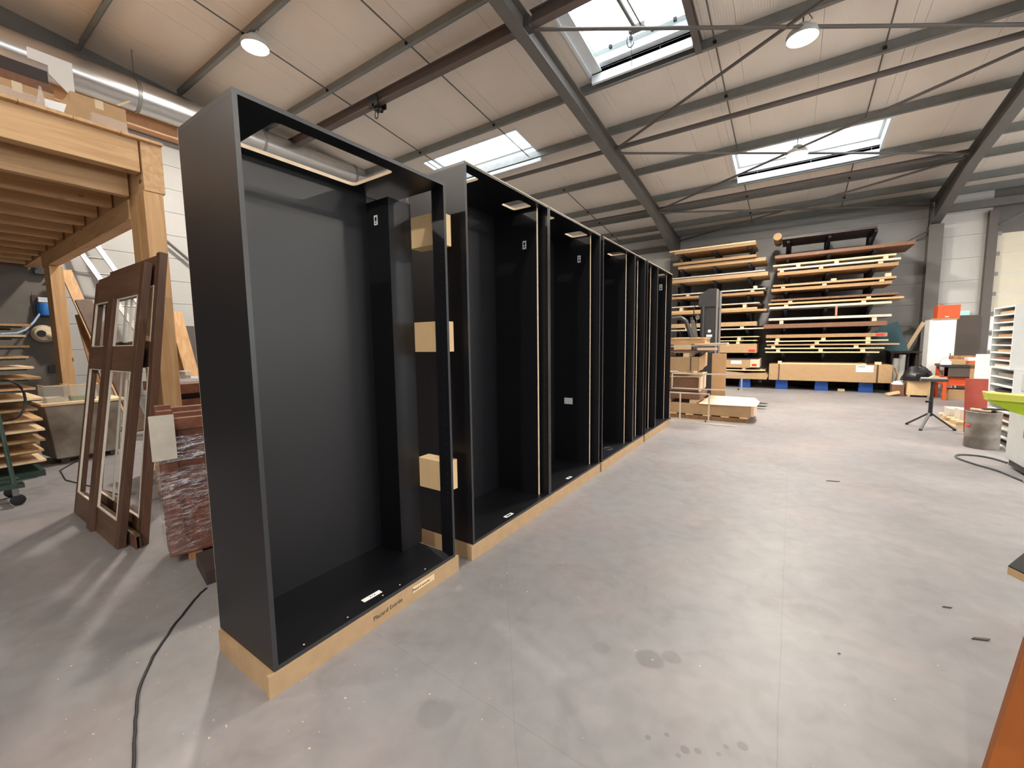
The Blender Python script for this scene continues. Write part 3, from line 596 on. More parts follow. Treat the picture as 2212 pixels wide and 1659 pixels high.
one('cardboard_flap', MB(frame_matrix((-5.40, 1.04, DK), (0, 1, 0), (-.2, .05, 1))).prism([(0, 0, 0), (.12, 0, 0), (.09, 0, .17), (.03, 0, .30), (-.03, 0, .2)], (0, .006, 0)), M_CARD, 'upright torn cardboard flap on the mezzanine', 'cardboard')
one('film_tuft', MB().lathe((-5.19, .87, DK), [(.02, 0), (.035, .05), (.015, .14), (.008, .2)], 9), M_FILM, 'twisted tuft of clear film on the mezzanine edge', 'film')
one('board_pack', bx(-7.7, -7.12, -1.2, 1.30, DK, DK+1.05), M_OSBD, 'tall brown pack of boards under the dark beam on the mezzanine', 'pack')
one('dark_beam', bx(-7.52, -7.2, -1.0, 1.28, DK+1.051, DK+1.22), M_BDARK, 'dark brown beam lying on the tall pack on the mezzanine', 'beam')
one('notched_board', MB(frame_matrix((-7.19, 1.14, DK+1.051), (0, 1, 0), (0, 0, 1))).prism([(0, 0, .24), (.0, 0, .36), (.35, 0, .36), (.35, 0, 0), (.30, 0, 0), (.15, 0, .15), (.15, 0, .24)], (0, .02, 0)), M_PAPER, 'white notched board standing beside the dark beam', 'panel')
one('wood_strip', MB().bar((-5.60, 1.46, DK+.44), (-5.7, 1.58, DK+.56), .02, .012), M_PALE, 'thin pale wood strip sticking up over the brown box', 'strip')
one('wall_board', bx(-11.42, -11.2, .5, 4.5, 5.98, 6.25), mat('peach_board', (206, 160, 122), .65, .06, 8), 'long peach board fixed high on the left wall under the duct', 'board')

# ------------------------------------------------------------------ salvaged window frames leaning by the post
def leaning_frame(label, o, z, wd, ht, th, centre=True, mid=.42):
    M = frame_matrix(o, (1, 0, 0), z); r = thing('wooden_window_frame', label, 'window frame', o, 'dark stained window frames')
    def b(nm, x0, x1, z0, z1, m, y0=0, y1=th): return obj(nm, MB(M).box(x0, x1, y0, y1, z0, z1), m, r, .003)
    st = .08; b('stile', 0, st, 0, ht-.05, M_BROWN); b('stile', wd-st, wd, 0, ht, M_BROWN)
    b('bottom_rail', st, wd-st, 0, .20, M_BROWNX); b('top_rail', st, wd-st, ht-.25, ht-.02, M_BROWNX); b('middle_rail', st, wd-st, ht*mid+.42, ht*mid+.62, M_BROWNX)
    if centre: b('centre_stile', wd/2-.07, wd/2+.07, .0, ht-.25, M_BROWN, -.03, -.0005)
    for (x0, x1) in ((st, wd/2-.07), (wd/2+.07, wd-st)):
        for (z0, z1) in ((.20, ht*mid+.42), (ht*mid+.62, ht-.25)):
            e = .008; obj('glazing_bead', MB(M).box(x0, x0+e, -.004, .012, z0, z1).box(x1-e, x1, -.004, .012, z0, z1).box(x0+e, x1-e, -.004, .012, z0, z0+e).box(x0+e, x1-e, -.004, .012, z1-e, z1), M_BOARDG, r)
    for zz in (.35, .37, .39, ht*.52, ht*.52+.02, ht*.8, ht*.8+.02): obj('hinge_barb', MB(M).box(-.018, 0, .01, .03, zz, zz+.01), M_RUBBER, r)
    return r
leaning_frame('dark brown window frame leaning in front, white-lined openings', (-5.47, .82, 0), (0, .150, 1), 1.33, 2.19, .05)
leaning_frame('dark brown window frame leaning behind the white-lined one', (-5.44, .935, 0), (0, .128, 1), 1.38, 2.26, .05, centre=False)
one('threshold_channel', MB().box(-5.3, -4.02, .899, .907, .0, .11).box(-5.3, -4.02, .925, .932, .0, .11).box(-5.3, -4.02, .907, .925, .095, .11), M_BROWNX, 'brown grooved threshold piece between the feet of the two leaning frames', 'threshold')

# ------------------------------------------------------------------ film-wrapped bundle of frames on a stand behind the near wardrobe
bd = thing('wrapped_frame_bundle', 'bundle of red-brown frames wrapped in clear film on blocks behind the near wardrobe', 'bundle', (-3.5, 1.15, 0))
ZB = .06
MBd = frame_matrix((-3.50, .955, ZB), (.22, 1, 0), (-.02, .01, 1))
for j in range(3):
    for (a, b, c, d, nm) in ((0, .09, 0, .98+.03*j, 'frame_stile'), (.62, .71, 0, .97+.04*j, 'frame_stile'), (.09, .62, 0, .12, 'frame_rail'), (.09, .62, .88+.03*j, .96+.03*j, 'frame_rail'), (.09, .62, .5, .58, 'frame_rail'), (.31, .39, .12, .5, 'frame_mullion')):
        obj(nm, MB(MBd).box(a, b, j*.10, j*.10+.07, c, d), M_RED, bd, .003)
    obj('infill_panel', MB(MBd).box(.09, .62, j*.10+.02, j*.10+.04, .12, .88), M_RED, bd)
obj('end_board', MB(MBd).box(.05, .60, .33, .35, 0, .95), M_RED, bd)
def film_sleeve(z0, z1, g, seed):
    rnd = random.Random(seed); vs = []; fs = []; n = 26; rows = 9
    per = []; W_, D_ = .71+2*g, .36+2*g
    for i in range(n):
        s = i/n*(2*(W_+D_))
        if s < W_: p = (s-g, -g)
        elif s < W_+D_: p = (W_-g, s-W_-g)
        elif s < 2*W_+D_: p = (W_-g-(s-W_-D_), D_-g)
        else: p = (-g, D_-g-(s-2*W_-D_))
        per.append(p)
    for r in range(rows):
        for p in per:
            cx, cy2 = .355, .18; k = 1+rnd.uniform(-.012, .02); vs.append((cx+(p[0]-cx)*k, cy2+(p[1]-cy2)*k, z0+(z1-z0)*r/(rows-1)+rnd.uniform(-.01, .01)))
    for r in range(rows-1):
        for i in range(n): fs.append((r*n+i, r*n+(i+1) % n, (r+1)*n+(i+1) % n, (r+1)*n+i))
    m = MB(MBd); m._add(vs, fs, 0, True); return m
obj('film_wrap', film_sleeve(.02, .60, .012, 3), M_WRAP, bd); obj('film_wrap', film_sleeve(.66, .84, .014, 5), M_WRAPD, bd); obj('film_wrap', film_sleeve(.42, .62, .022, 8), M_WRAP, bd)
one('white_sheet', MB(frame_matrix((-3.475, .90, .76), (.22, 1, 0), (-.02, .01, 1))).box(0, .13, -.03, -.022, 0, .30), M_BOARDG, 'whitish grey sheet tucked behind the film on the wrapped bundle', 'sheet')
one('small_wrapped_pack', MB(frame_matrix((-3.36, 1.22, .10), (.22, 1, 0), (-.05, .02, 1))).box(0, .22, 0, .05, 0, .42), M_WRAPD, 'small film-wrapped pack leaning low against the wrapped bundle', 'pack', None, .012)
one('timber_block', MB().prism([(-3.35, 1.05, 0), (-3.02, .99, 0), (-2.95, 1.40, 0), (-3.3, 1.5, 0)], (0, 0, .095)), M_BDARK, 'dark timber bearer under the small wrapped pack', 'block', None, .004)
for q in (.10, .52): obj('skid', MB(frame_matrix((-3.50, .955, 0), (.22, 1, 0), (0, 0, 1))).box(q, q+.08, .01, .34, 0, .06), M_PLANK, bd)

# ------------------------------------------------------------------ red-brown cabinet with tray, boards behind
rc = thing('mahogany_cabinet', 'red-brown mahogany chest behind the wrapped bundle, dark gap under its top', 'cabinet', (-6.0, 2.2, 0))
obj('body', bx(-6.5, -5.62, 1.72, 2.9, 0, .93), M_RED, rc, .004); obj('top', bx(-6.55, -5.55, 1.68, 2.95, 1.0, 1.11), M_RED, rc, .006); obj('neck', bx(-6.45, -5.68, 1.76, 2.86, .93, 1.0), M_BDARK, rc)
for k in range(2): obj('panel_moulding', MB().box(-5.62, -5.61, 1.80+k*.55, 2.28+k*.55, .15, .20).box(-5.62, -5.61, 1.80+k*.55, 2.28+k*.55, .78, .83).box(-5.62, -5.61, 1.80+k*.55, 1.84+k*.55, .2, .78).box(-5.62, -5.61, 2.24+k*.55, 2.28+k*.55, .2, .78), M_RED, rc)
ty = thing('white_tray', 'white plastic tray of jars on the mahogany chest', 'tray', (-6.0, 2.05, 1.111))
obj('tray_base', bx(-6.2, -5.8, 1.80, 2.4, 1.111, 1.121), M_PAPER, ty); 
for a in ((-6.2, -5.8, 1.80, 1.81), (-6.2, -5.8, 2.39, 2.40), (-6.2, -6.19, 1.81, 2.39), (-5.81, -5.8, 1.81, 2.39)): obj('tray_side', bx(*a, 1.121, 1.19 if a[1] > -5.81 and a[0] < -6 else 1.15), M_PAPER, ty)
for yy, g in ((1.93, 'left'), (2.12, 'middle'), (2.29, 'right')): 
    j = thing('glass_jar', 'clear jar with grey contents, the %s one in the white tray' % g, 'jar', (-5.98, yy, 1.122), 'jars in the tray'); obj('jar_body', MB().lathe((-5.98, yy, 1.122), [(.055, 0), (.06, .01), (.06, .09), (.05, .10)], 16), M_CLEAR, j); obj('jar_contents', MB().lathe((-5.98, yy, 1.125), [(.05, 0), (.052, .05)], 14), M_STEELD, j); obj('jar_lid', MB().lathe((-5.98, yy, 1.222), [(.056, 0), (.056, .014)], 16), M_MGREY, j)
# leaning boards between post and wardrobe
def lean_board(x, y, h, wd, th, m, label, tx=-.5, ty_=0.0, grp='boards leaning by the left wall', rot=0):
    zd = Vector((tx, ty_, h)).normalized(); xd = Vector((0, 1, 0)); xd = (xd - zd*xd.dot(zd)).normalized(); M = frame_matrix((x, y, max(0, wd*-xd.z)), xd, zd); return one('leaning_board', MB(M).box(0, wd, 0, th, 0, math.sqrt(h*h+tx*tx)), m, label, 'board', grp, .002)
lean_board(-8.4, 2.52, 2.15, .06, .05, M_PALE, 'narrow pale batten leaning right of the mezzanine post')
lean_board(-8.5, 2.60, 2.10, .05, .05, M_PLANK, 'narrow brown batten leaning beside the pale one', -.55)
lean_board(-8.5, 2.72, 1.95, .11, .04, M_PLANK, 'brown board leaning in the middle right of the post', -.55)
lean_board(-8.45, 2.9, 2.14, .20, .045, M_PINEZ, 'wide pine board leaning tallest right of the post', -.55, -.16)
lean_board(-9.6, 3.3, 1.95, .50, .03, M_BDARK, 'wide dark board leaning against the wall behind the wardrobe', -.6)
# leaning boards left of the post
lean_board(-10.3, 2.40, 3.0, .16, .05, M_PINEZ, 'long pine plank leaning steeply behind the inner post', -.9, -.55)
lean_board(-9.85, 2.36, 2.42, .22, .05, M_BROWN, 'dark brown plank leaning in front of the long pine one', -.8, -.45)
lean_board(-10.45, 2.12, 2.15, .10, .04, M_PLANK, 'short brown plank leaning beside the inner post', -.6, -.15)
lean_board(-10.42, 2.26, 2.16, .035, .05, M_BOARDG, 'slim whitish strip leaning beside the inner post', -.6, -.18)
# aluminium ladder hung against the wall
ld = thing('aluminium_ladder', 'aluminium ladder leaning on the left wall behind the frames', 'ladder', (-10.6, 3.2, 0))
A0 = Vector((-10.4, 3.55, 0)); A1 = Vector((-11.42, 2.02, 3.75)); B0 = A0+Vector((.06, .36, 0)); B1 = A1+Vector((.04, .30, .0))
obj('rail', MB().bar(A0, A1, .035, .08, (0, 1, 0)), M_ALU, ld); obj('rail', MB().bar(B0, B1, .035, .08, (0, 1, 0)), M_ALU, ld)
for k in range(12): t = (k+.7)/12.3; obj('rung', MB().tube([A0.lerp(A1, t), B0.lerp(B1, t)], .018, 8), M_ALU, ld)

# ------------------------------------------------------------------ wall fittings under the mezzanine
hr = thing('hose_reel', 'blue compressed-air unit on the wall under the mezzanine', 'air unit', (-11.4, 1.66, 2.1))
obj('back_plate', bx(-11.528, -11.5, 1.52, 1.78, 2.1, 2.5), M_BDARK, hr); obj('blue_body', MB(Matrix.Translation((-11.4, 1.66, 2.12))).lathe((0, 0, 0), [(.03, 0), (.10, .02), (.11, .12), (.10, .22), (.04, .24)], 16), M_BLUEH, hr); obj('gauge', bx(-11.5, -11.38, 1.58, 1.74, 2.37, 2.46), M_MGREY, hr)
obj('air_hose', MB().tube([(-11.38, 1.6, 2.2), (-11.3, 1.48, 2.0), (-11.2, 1.36, 1.86), (-11.1, 1.25, 1.80), (-11.0, 1.05, 1.78)], .016, 8), M_HOSEL, hr)
ear = thing('cream_motor', 'cream round motor housing hung on the wall below the blue air unit', 'motor', (-11.42, 1.6, 1.65)); obj('housing', MB(Matrix.Translation((-11.40, 1.6, 1.80)) @ Matrix.Rotation(math.pi/2, 4, 'Y')).lathe((0, 0, -.14), [(.10, 0), (.15, .03), (.16, .12), (.12, .2), (.06, .22)], 20), M_CREAMP, ear); obj('outlet', MB().tube([(-11.36, 1.62, 1.80), (-11.30, 1.72, 1.74), (-11.3, 1.76, 1.66)], .06, 10), M_CREAMP, ear); obj('opening', MB(Matrix.Translation((-11.31, 1.56, 1.80)) @ Matrix.Rotation(math.pi/2, 4, 'Y')).lathe((0, 0, 0), [(.06, 0), (.06, .012)], 16), M_RUBBER, ear)
wlmp = thing('wall_floodlight', 'dark floodlight on the wall under the mezzanine joists', 'lamp', (-11.4, 1.66, 2.9)); obj('case', bx(-11.528, -11.40, 1.58, 1.74, 2.88, 3.02), M_DARKM, wlmp); obj('warning_flag', MB().prism([(-11.39, 1.76, 2.86), (-11.39, 1.86, 2.86), (-11.39, 1.86, 3.0)], (.01, 0, 0)), M_YEL, wlmp)
one('wall_socket', MB().box(-11.528, -11.48, 1.62, 1.9, 1.08, 1.22), M_DARKM, 'dark socket strip low on the wall under the mezzanine', 'socket', None, .01)

# ------------------------------------------------------------------ drying rack of slats, green trolley, dusty bin (far left)
rk = thing('slat_drying_rack', 'drying rack of pale wooden slats at the left edge under the mezzanine', 'rack', (-7.9, .4, 0))
obj('upright', bx(-8.32, -8.26, 0.2, .26, 0, 1.95), M_GREENT, rk); obj('upright', bx(-7.5, -7.44, 0.2, .26, 0, 1.95), M_GREENT, rk); obj('base', bx(-8.35, -7.4, 0.2, .92, 0, .07), M_GREENT, rk)
for k in range(14):
    z = .18+k*.123; obj('slat_arm', bx(-8.30, -8.27, 0.24, .88, z-.02, z), M_GREENT, rk); obj('slat_arm', bx(-7.48, -7.45, 0.24, .88, z-.02, z), M_GREENT, rk)
    one('drying_board', bx(-8.45, -7.36, .33+.08*random.random(), .92+.08*random.random()-.003*k, z, z+.024), [M_PALE, M_PINEX, M_OSB][k % 3], 'pale board on the %s level of the drying rack counted from below' % ('first second third fourth fifth sixth seventh eighth ninth tenth eleventh twelfth thirteenth fourteenth'.split()[k]), 'board', 'boards on the drying rack')
ct = thing('green_trolley', 'dark green tubular platform trolley at the left edge', 'trolley', (-6.4, .3, 0))
for yy in (.56, .40): 
    obj('handle_tube', MB().tube([(-6.22, yy, .2), (-6.34, yy-.02, .7), (-6.43, yy-.04, 1.1), (-6.45, yy-.10, 1.17), (-6.46, yy-.2, 1.2), (-6.46, yy-.9, 1.2)], .017, 8), M_GREENT, ct)
for xx in (-6.6, -6.4, -6.2): obj('deck_bar', bx(xx-.02, xx+.02, -.6, .62, .17, .21), M_GREENT, ct)
obj('deck_bar', bx(-6.64, -6.16, .58, .62, .17, .21), M_GREENT, ct); obj('deck_bar', bx(-6.64, -6.16, -.1, -.06, .17, .21), M_GREENT, ct)
for (xx, yy) in ((-6.2, .56), (-6.6, .56), (-6.2, -.5)):
    obj('caster_fork', MB().box(xx-.025, xx+.025, yy-.02, yy+.02, .10, .17), M_STEEL, ct); obj('caster_wheel', MB(Matrix.Translation((xx, yy+.01, .052)) @ Matrix.Rotation(math.pi/2, 4, 'Y')).lathe((0, 0, -.02), [(.04, 0), (.052, .008), (.052, .032), (.04, .04)], 18), M_RUBBER, ct)
one('coiled_lead', MB().tube([(-6.9+.04*math.sin(a*3), .62+.16*math.sin(a), .98+.22*math.cos(a)) for a in [2*math.pi*k/24 for k in range(24)]], .012, 6, closed=True), M_CABLE, 'black lead coiled and hung beside the green trolley handle', 'lead')
bn = thing('dusty_bin', 'dusty grey waste bin of sheet metal under the mezzanine', 'bin', (-8.4, 1.15, 0))
BX0, BX1, BY0, BY1 = -8.50, -7.95, 1.04, 1.62
obj('body', MB()._add([(BX0, BY0, .07), (BX1, BY0+.06, .07), (BX1, BY1+.1, .07), (BX0, BY1+.1, .07), (BX0, BY0-.03, .78), (BX1+.02, BY0, .78), (BX1+.02, BY1+.16, .78), (BX0, BY1+.16, .78)], [(0,3,2,1),(4,5,6,7),(0,1,5,4),(1,2,6,5),(2,3,7,6),(3,0,4,7)]), M_DUST, bn, .01)
obj('lid_board', bx(BX0-.03, BX1+.05, BY0-.03, BY1+.2, .78, .81), M_PALE, bn); obj('skid', bx(BX0, BX1-.02, BY0+.1, BY0+.18, 0, .07), M_BDARK, bn); obj('skid', bx(BX0, BX1-.02, BY1, BY1+.08, 0, .07), M_BDARK, bn)
for (ya, yb, lb) in ((1.06, 1.28, 'clear plastic crate on the dusty bin, left one'), (1.30, 1.58, 'clear plastic crate on the dusty bin, right one holding green scraps')):
    cc = thing('clear_crate', lb, 'crate', (-8.2, (ya+yb)/2, .811), 'clear crates on the dusty bin'); x0, x1 = -8.4, -8.02
    for a in ((x0, x1, ya, ya+.004), (x0, x1, yb-.004, yb), (x0, x0+.004, ya+.004, yb-.004), (x1-.004, x1, ya+.004, yb-.004)): obj('crate_side', bx(*a, .811, 1.02), M_CLEAR, cc)
    obj('crate_rim', MB().box(x0-.01, x1+.01, ya-.0, ya+.01, 1.02, 1.035).box(x0-.01, x1+.01, yb-.01, yb, 1.02, 1.035).box(x1-.01, x1+.01, ya+.01, yb-.01, 1.02, 1.035), M_PALE, cc)
    obj('crate_contents', MB().box(x0+.05, x1-.05, ya+.03, yb-.03, .813, .87), mat('green_scraps', (104, 120, 74), .7, .3, 20) if 'green' in lb else M_BOARDG, cc)
one('cable_on_floor', MB().tube([(-7.95, 1.28, .012), (-7.5, 1.05, .008), (-6.9, 1.0, .006), (-6.2, 1.12, .006), (-5.6, 1.2, .006)], .006, 6), M_CABLE, 'thin dark lead on the floor in front of the dusty bin', 'cable')

# ------------------------------------------------------------------ black cable on the floor by the near wardrobe
pts = [(-1.72, .28), (-1.90, .358), (-2.139, .421), (-2.334, .483), (-2.528, .585), (-2.70, .71), (-2.855, .845), (-2.95, .935), (-2.985, .985)]
P3 = []
for i in range(len(pts)-1):
    for s in range(4):
        t = s/4; a, b = pts[i], pts[i+1]; P3.append((a[0]+(b[0]-a[0])*t+random.uniform(-.003, .003), a[1]+(b[1]-a[1])*t+random.uniform(-.003, .003), .0055))
one('power_cable', MB().tube(P3, .0055, 7), M_CABLE, 'black power cable wandering over the floor left of the near wardrobe', 'cable')

# ------------------------------------------------------------------ cantilever racks on the far wall
ARMR = [4.49, 3.955, 3.445, 2.975, 2.455, 1.865, 1.12]; ARML = [4.45, 3.945, 3.485, 2.945, 2.42, 1.865, 1.12]
def rack(label, xsu, arms):
    r = thing('cantilever_rack', label, 'rack', (sum(xsu)/3, 16.2, 0), 'cantilever racks')
    for x in xsu:
        obj('upright', MB().box(x-.07, x+.07, 16.40, 16.42, 0, 4.62).box(x-.07, x+.07, 16.60, 16.62, 0, 4.62).box(x-.01, x+.01, 16.42, 16.60, 0, 4.62), M_RACK, r)
        ft = obj('base_beam', bx(x-.06, x+.06, 15.42, 16.398, .0, .27), M_RACK, r); obj('blue_foot', MB().prism([(x-.165, 15.28, .0), (x+.165, 15.28, .0), (x+.15, 15.28, .285), (x-.15, 15.28, .285)], (0, .14, 0)), M_BLUE, r, .006)
        for z in arms: obj('arm', MB().prism([(x-.035, 15.28, z-.075), (x-.035, 15.28, z-.002), (x-.035, 16.4, z-.002), (x-.035, 16.4, z-.30)], (.07, 0, 0)), M_RACK, r)
    for z in (.9, 2.2, 3.6): obj('tie', MB().box(xsu[0]+.07, xsu[2]-.07, 16.50, 16.53, z, z+.06), M_RACK, r)
    obj('back_sheet', bx(xsu[0]-.1, xsu[2]+.1, 16.63, 16.65, .05, 2.6), M_BDARK, r)
    return r
XR_ = (-.22, .77, 1.78); XL_ = (-3.25, -2.23, -1.22)
rack('right-hand cantilever rack of sheet material on the far wall, blue feet', XR_, ARMR); rack('left-hand cantilever rack of sheet material, partly behind the forklift', XL_, ARML)
orders = 'top second third fourth fifth sixth seventh'.split()
CN = {'M_OSB': 'chipboard', 'M_OSBD': 'brown', 'M_BOARDG': 'greyish white', 'M_BDARK': 'dark', 'M_CARD': 'cardboard-brown', 'M_PALE': 'pale', 'M_PINEX': 'yellow pine'}
def board(side, lvl, x0, x1, z0, z1, mname, pos, dep=1.22, yo=15.14):
    lb = '%s sheet %son %s level of %s rack' % (CN[mname], pos+' ' if pos else '', orders[lvl], side)
    return one('sheet_board', bx(x0, x1, yo, yo+dep, z0, z1), globals()[mname], lb, 'board', 'sheets on the racks')
def blocks(side, lvl, xs_, z0, z1, what):
    for q, x in enumerate(xs_): one('batten_block', bx(x-.05, x+.05, 15.16, 16.2, z0, z1), M_PALE, '%s pale batten %s, %s level of the %s rack' % ((('leftmost', 'middle', 'rightmost') if len(xs_) > 2 else ('left', 'right'))[q], what, orders[lvl], side), 'batten', 'spacer battens on the %s rack' % side)
R_ = 'right'
board(R_, 0, -.38, 1.78, 4.49, 4.55, 'M_BDARK', 'alone'); one('cardboard_roll', MB().tube([(-.50, 15.2, 4.50+.11), (-.50, 16.2, 4.50+.11)], .11, 16).box(-.6, -.2, 15.6, 15.7, 4.49, 4.50), M_CARD, 'brown cardboard roll at the left end of the top level of the right rack', 'roll')
board(R_, 1, -.54, 2.56, 3.955, 4.04, 'M_OSBD', 'reaching farthest right', 1.25, 15.12)
board(R_, 2, -.46, 2.26, 3.445, 3.535, 'M_OSB', 'thick, lowest of three', 1.2, 15.12); blocks(R_, 2, (-.35, .6, 1.9), 3.536, 3.595, 'above the thick sheet'); board(R_, 2, -.46, 2.30, 3.597, 3.65, 'M_BOARDG', 'middle of three', 1.1); blocks(R_, 2, (.05, .95, 2.0), 3.651, 3.725, 'under the thin sheet'); board(R_, 2, -.58, 2.21, 3.727, 3.772, 'M_PALE', 'thin, uppermost of three', 1.15, 15.18)
board(R_, 3, -.60, 2.16, 2.975, 3.06, 'M_OSB', 'lower of two'); blocks(R_, 3, (-.3, .7, 1.95), 3.061, 3.115, 'between two sheets'); board(R_, 3, -.56, 2.24, 3.117, 3.172, 'M_CARD', 'upper of two')
one('wood_offcut', bx(.85, .97, 15.2, 15.36, 3.173, 3.24), M_PALE, 'small pale offcut on the fourth level of the right rack, in the middle', 'offcut'); one('wood_offcut', bx(2.02, 2.14, 15.2, 15.36, 3.173, 3.27), M_PALE, 'small pale offcut at the right end of the fourth level', 'offcut')
board(R_, 4, -.62, 2.18, 2.455, 2.515, 'M_BOARDG', 'lowest of three'); board(R_, 4, -.66, 2.42, 2.575, 2.625, 'M_PINEX', 'middle of three', 1.1); blocks(R_, 4, (-.2, 1.6), 2.516, 2.574, 'between the lower sheets'); board(R_, 4, -.6, 2.30, 2.68, 2.735, 'M_OSBD', 'uppermost of three'); blocks(R_, 4, (-.1, 1.7), 2.626, 2.679, 'between the upper sheets')
board(R_, 5, -.76, 2.12, 1.865, 1.99, 'M_OSBD', 'thick, lower of two'); blocks(R_, 5, (-.3, 1.85), 1.991, 2.10, 'between grey and brown sheets'); board(R_, 5, -.63, 2.20, 2.102, 2.17, 'M_BOARDG', 'upper of two')
one('red_strap', MB().box(.98, 1.03, 15.12, 15.13, 2.17, 2.46), mat('salmon_strap', (216, 120, 96), .6), 'salmon strap hanging between the fifth and sixth level of the right rack', 'strap')
for k, (z0, z1, x0, x1, mm) in enumerate(((1.12, 1.155, -.68, 2.0, 'M_PALE'), (1.235, 1.27, -.7, 2.1, 'M_PALE'), (1.34, 1.38, -.65, 2.4, 'M_CARD'), (1.45, 1.485, -.68, 2.17, 'M_PALE'))):
    board(R_, 6, x0, x1, z0, z1, mm, ['lowest', 'second from below', 'third from below, sticking out right', 'fourth from below'][k], 1.1); nz = (1.235, 1.34, 1.45, 1.57)[k]; blocks(R_, 6, ((-.35, .7, 1.65), (-.48, .5, 1.5), (-.4, .6, 1.75), (-.38, .75, 1.75))[k], z1+.001, nz-.001, ['in the lowest gap', 'in the second gap', 'in the third gap', 'in the uppermost gap'][k])
o = board(R_, 6, -.68, 2.14, 1.571, 1.67, 'M_OSB', 'thick, uppermost, with red sticker'); obj('red_sticker', bx(1.90, 2.08, 15.138, 15.14, 1.585, 1.65), M_REDS, o)
gb = thing('long_carton', 'long strapped cardboard carton with white label on the blue feet', 'box', (.86, 15.7, .29)); obj('carton', bx(-.56, 2.0, 15.10, 16.2, .29, .78), M_CARD, gb, .006); obj('carton_end', bx(2.002, 2.29, 15.09, 16.2, .29, .79), M_CARD, gb, .006); obj('inner_sheet', bx(-.25, 1.75, 15.16, 16.1, .781, .815), M_PALE, gb)
for x in (-.30, 1.98): obj('strap', bx(x-.012, x+.012, 15.08, 15.098, .29, .79), M_BDARK, gb)
lbq = obj('shipping_label', bx(1.52, 1.90, 15.092, 15.098, .58, .77), M_PAPER, gb); obj('label_print', bx(1.56, 1.72, 15.0905, 15.092, .72, .735), M_INK, lbq)
one('post_stub', bx(-.34, -.24, 15.12, 15.2, .782, .87), M_PALE, 'short pale post stub at the left top of the long carton', 'offcut'); one('post_stub', bx(1.92, 2.06, 15.12, 15.2, .795, .87), M_PALE, 'pale block at the right top of the long carton', 'offcut')
L_ = 'left'
board(L_, 0, -3.45, -1.06, 4.45, 4.53, 'M_CARD', 'lowest of three', 1.25, 15.16); board(L_, 0, -3.62, -1.07, 4.532, 4.58, 'M_PALE', 'middle, longest of three', 1.2, 15.14); board(L_, 0, -3.1, -1.75, 4.582, 4.64, 'M_BDARK', 'short, topmost', 1.1, 15.3)
board(L_, 1, -3.33, -.78, 3.945, 4.05, 'M_CARD', 'lower of two', 1.2, 15.2); board(L_, 1, -3.48, -1.03, 4.07, 4.15, 'M_OSB', 'upper of two', 1.2, 15.1)
board(L_, 2, -3.56, -.70, 3.485, 3.60, 'M_CARD', 'thick, lower of two'); board(L_, 2, -3.56, -.78, 3.625, 3.66, 'M_BOARDG', 'thin, upper of two')
board(L_, 3, -3.55, -.80, 2.945, 3.02, 'M_OSB', 'lower of two'); blocks(L_, 3, (-3.0, -1.1), 3.021, 3.075, 'between two sheets'); board(L_, 3, -3.55, -.76, 3.077, 3.115, 'M_BOARDG', 'upper of two')
one('wood_offcut', bx(-1.08, -.98, 15.2, 15.36, 3.116, 3.2), M_PALE, 'small pale offcut on the fourth level of the left rack', 'offcut')
board(L_, 4, -3.55, -.70, 2.42, 2.475, 'M_CARD', 'lowest of three'); board(L_, 4, -3.55, -.96, 2.48, 2.545, 'M_PINEX', 'middle of three'); blocks(L_, 4, (-3.2, -1.3), 2.546, 2.655, 'under the uppermost sheet'); board(L_, 4, -3.55, -.90, 2.657, 2.69, 'M_BOARDG', 'uppermost of three')
board(L_, 5, -3.55, -.76, 1.865, 1.90, 'M_BOARDG', 'thin, lower of two'); blocks(L_, 5, (-3.0, -1.35), 1.901, 1.965, 'between two sheets'); board(L_, 5, -3.55, -.95, 1.967, 2.10, 'M_CARD', 'thick, upper of two')
o = board(L_, 6, -3.4, -.92, 1.12, 1.405, 'M_CARD', 'very thick, with red sticker'); obj('red_sticker', bx(-1.14, -.96, 15.136, 15.14, 1.15, 1.22), M_REDS, o)
blocks(L_, 6, (-1.45, -2.6), 1.406, 1.49, 'under the middle thin sheet'); board(L_, 6, -3.4, -.92, 1.492, 1.52, 'M_PALE', 'thin, middle', 1.1); blocks(L_, 6, (-1.42, -2.7), 1.521, 1.61, 'under the uppermost thin sheet'); board(L_, 6, -3.4, -.87, 1.612, 1.64, 'M_PALE', 'thin, uppermost', 1.1)
lc = thing('strapped_carton', 'cardboard carton with white label at the foot of the left rack', 'box', (-1.9, 15.7, .64)); obj('carton', bx(-2.9, -1.08, 15.12, 16.2, .64, .92), M_CARD, lc, .004); obj('carton_end', bx(-1.078, -.82, 15.11, 16.2, .66, .92), M_CARDP, lc, .004); obj('shipping_label', bx(-1.62, -1.32, 15.112, 15.118, .76, .87), M_PAPER, lc); obj('red_sticker', bx(-1.03, -.9, 15.105, 15.109, .70, .77), M_REDS, lc); obj('cover_board', bx(-2.9, -.85, 15.1, 16.2, .921, .945), M_BDARK, lc)
blocks(L_, 6, (-2.5, -1.25), .585, .639, 'under the labelled carton'); one('sheet_board', bx(-2.9, -.66, 15.12, 16.2, .55, .584), M_PALE, 'pale sheet under the labelled carton of the left rack', 'board')
one('crumpled_cardboard', MB().prism([(-2.9, 15.12, .29), (-.62, 15.12, .29), (-.58, 15.12, .40), (-.66, 15.12, .50), (-1.2, 15.12, .47), (-1.7, 15.12, .52), (-2.9, 15.12, .50)], (0, .9, 0)), M_CARD, 'crumpled flat cardboard at the bottom of the left rack', 'cardboard')
one('floor_offcut', bx(1.16, 1.32, 15.30, 15.4, 0, .07), M_PALE, 'small pale offcut on the floor between the blue feet', 'offcut')

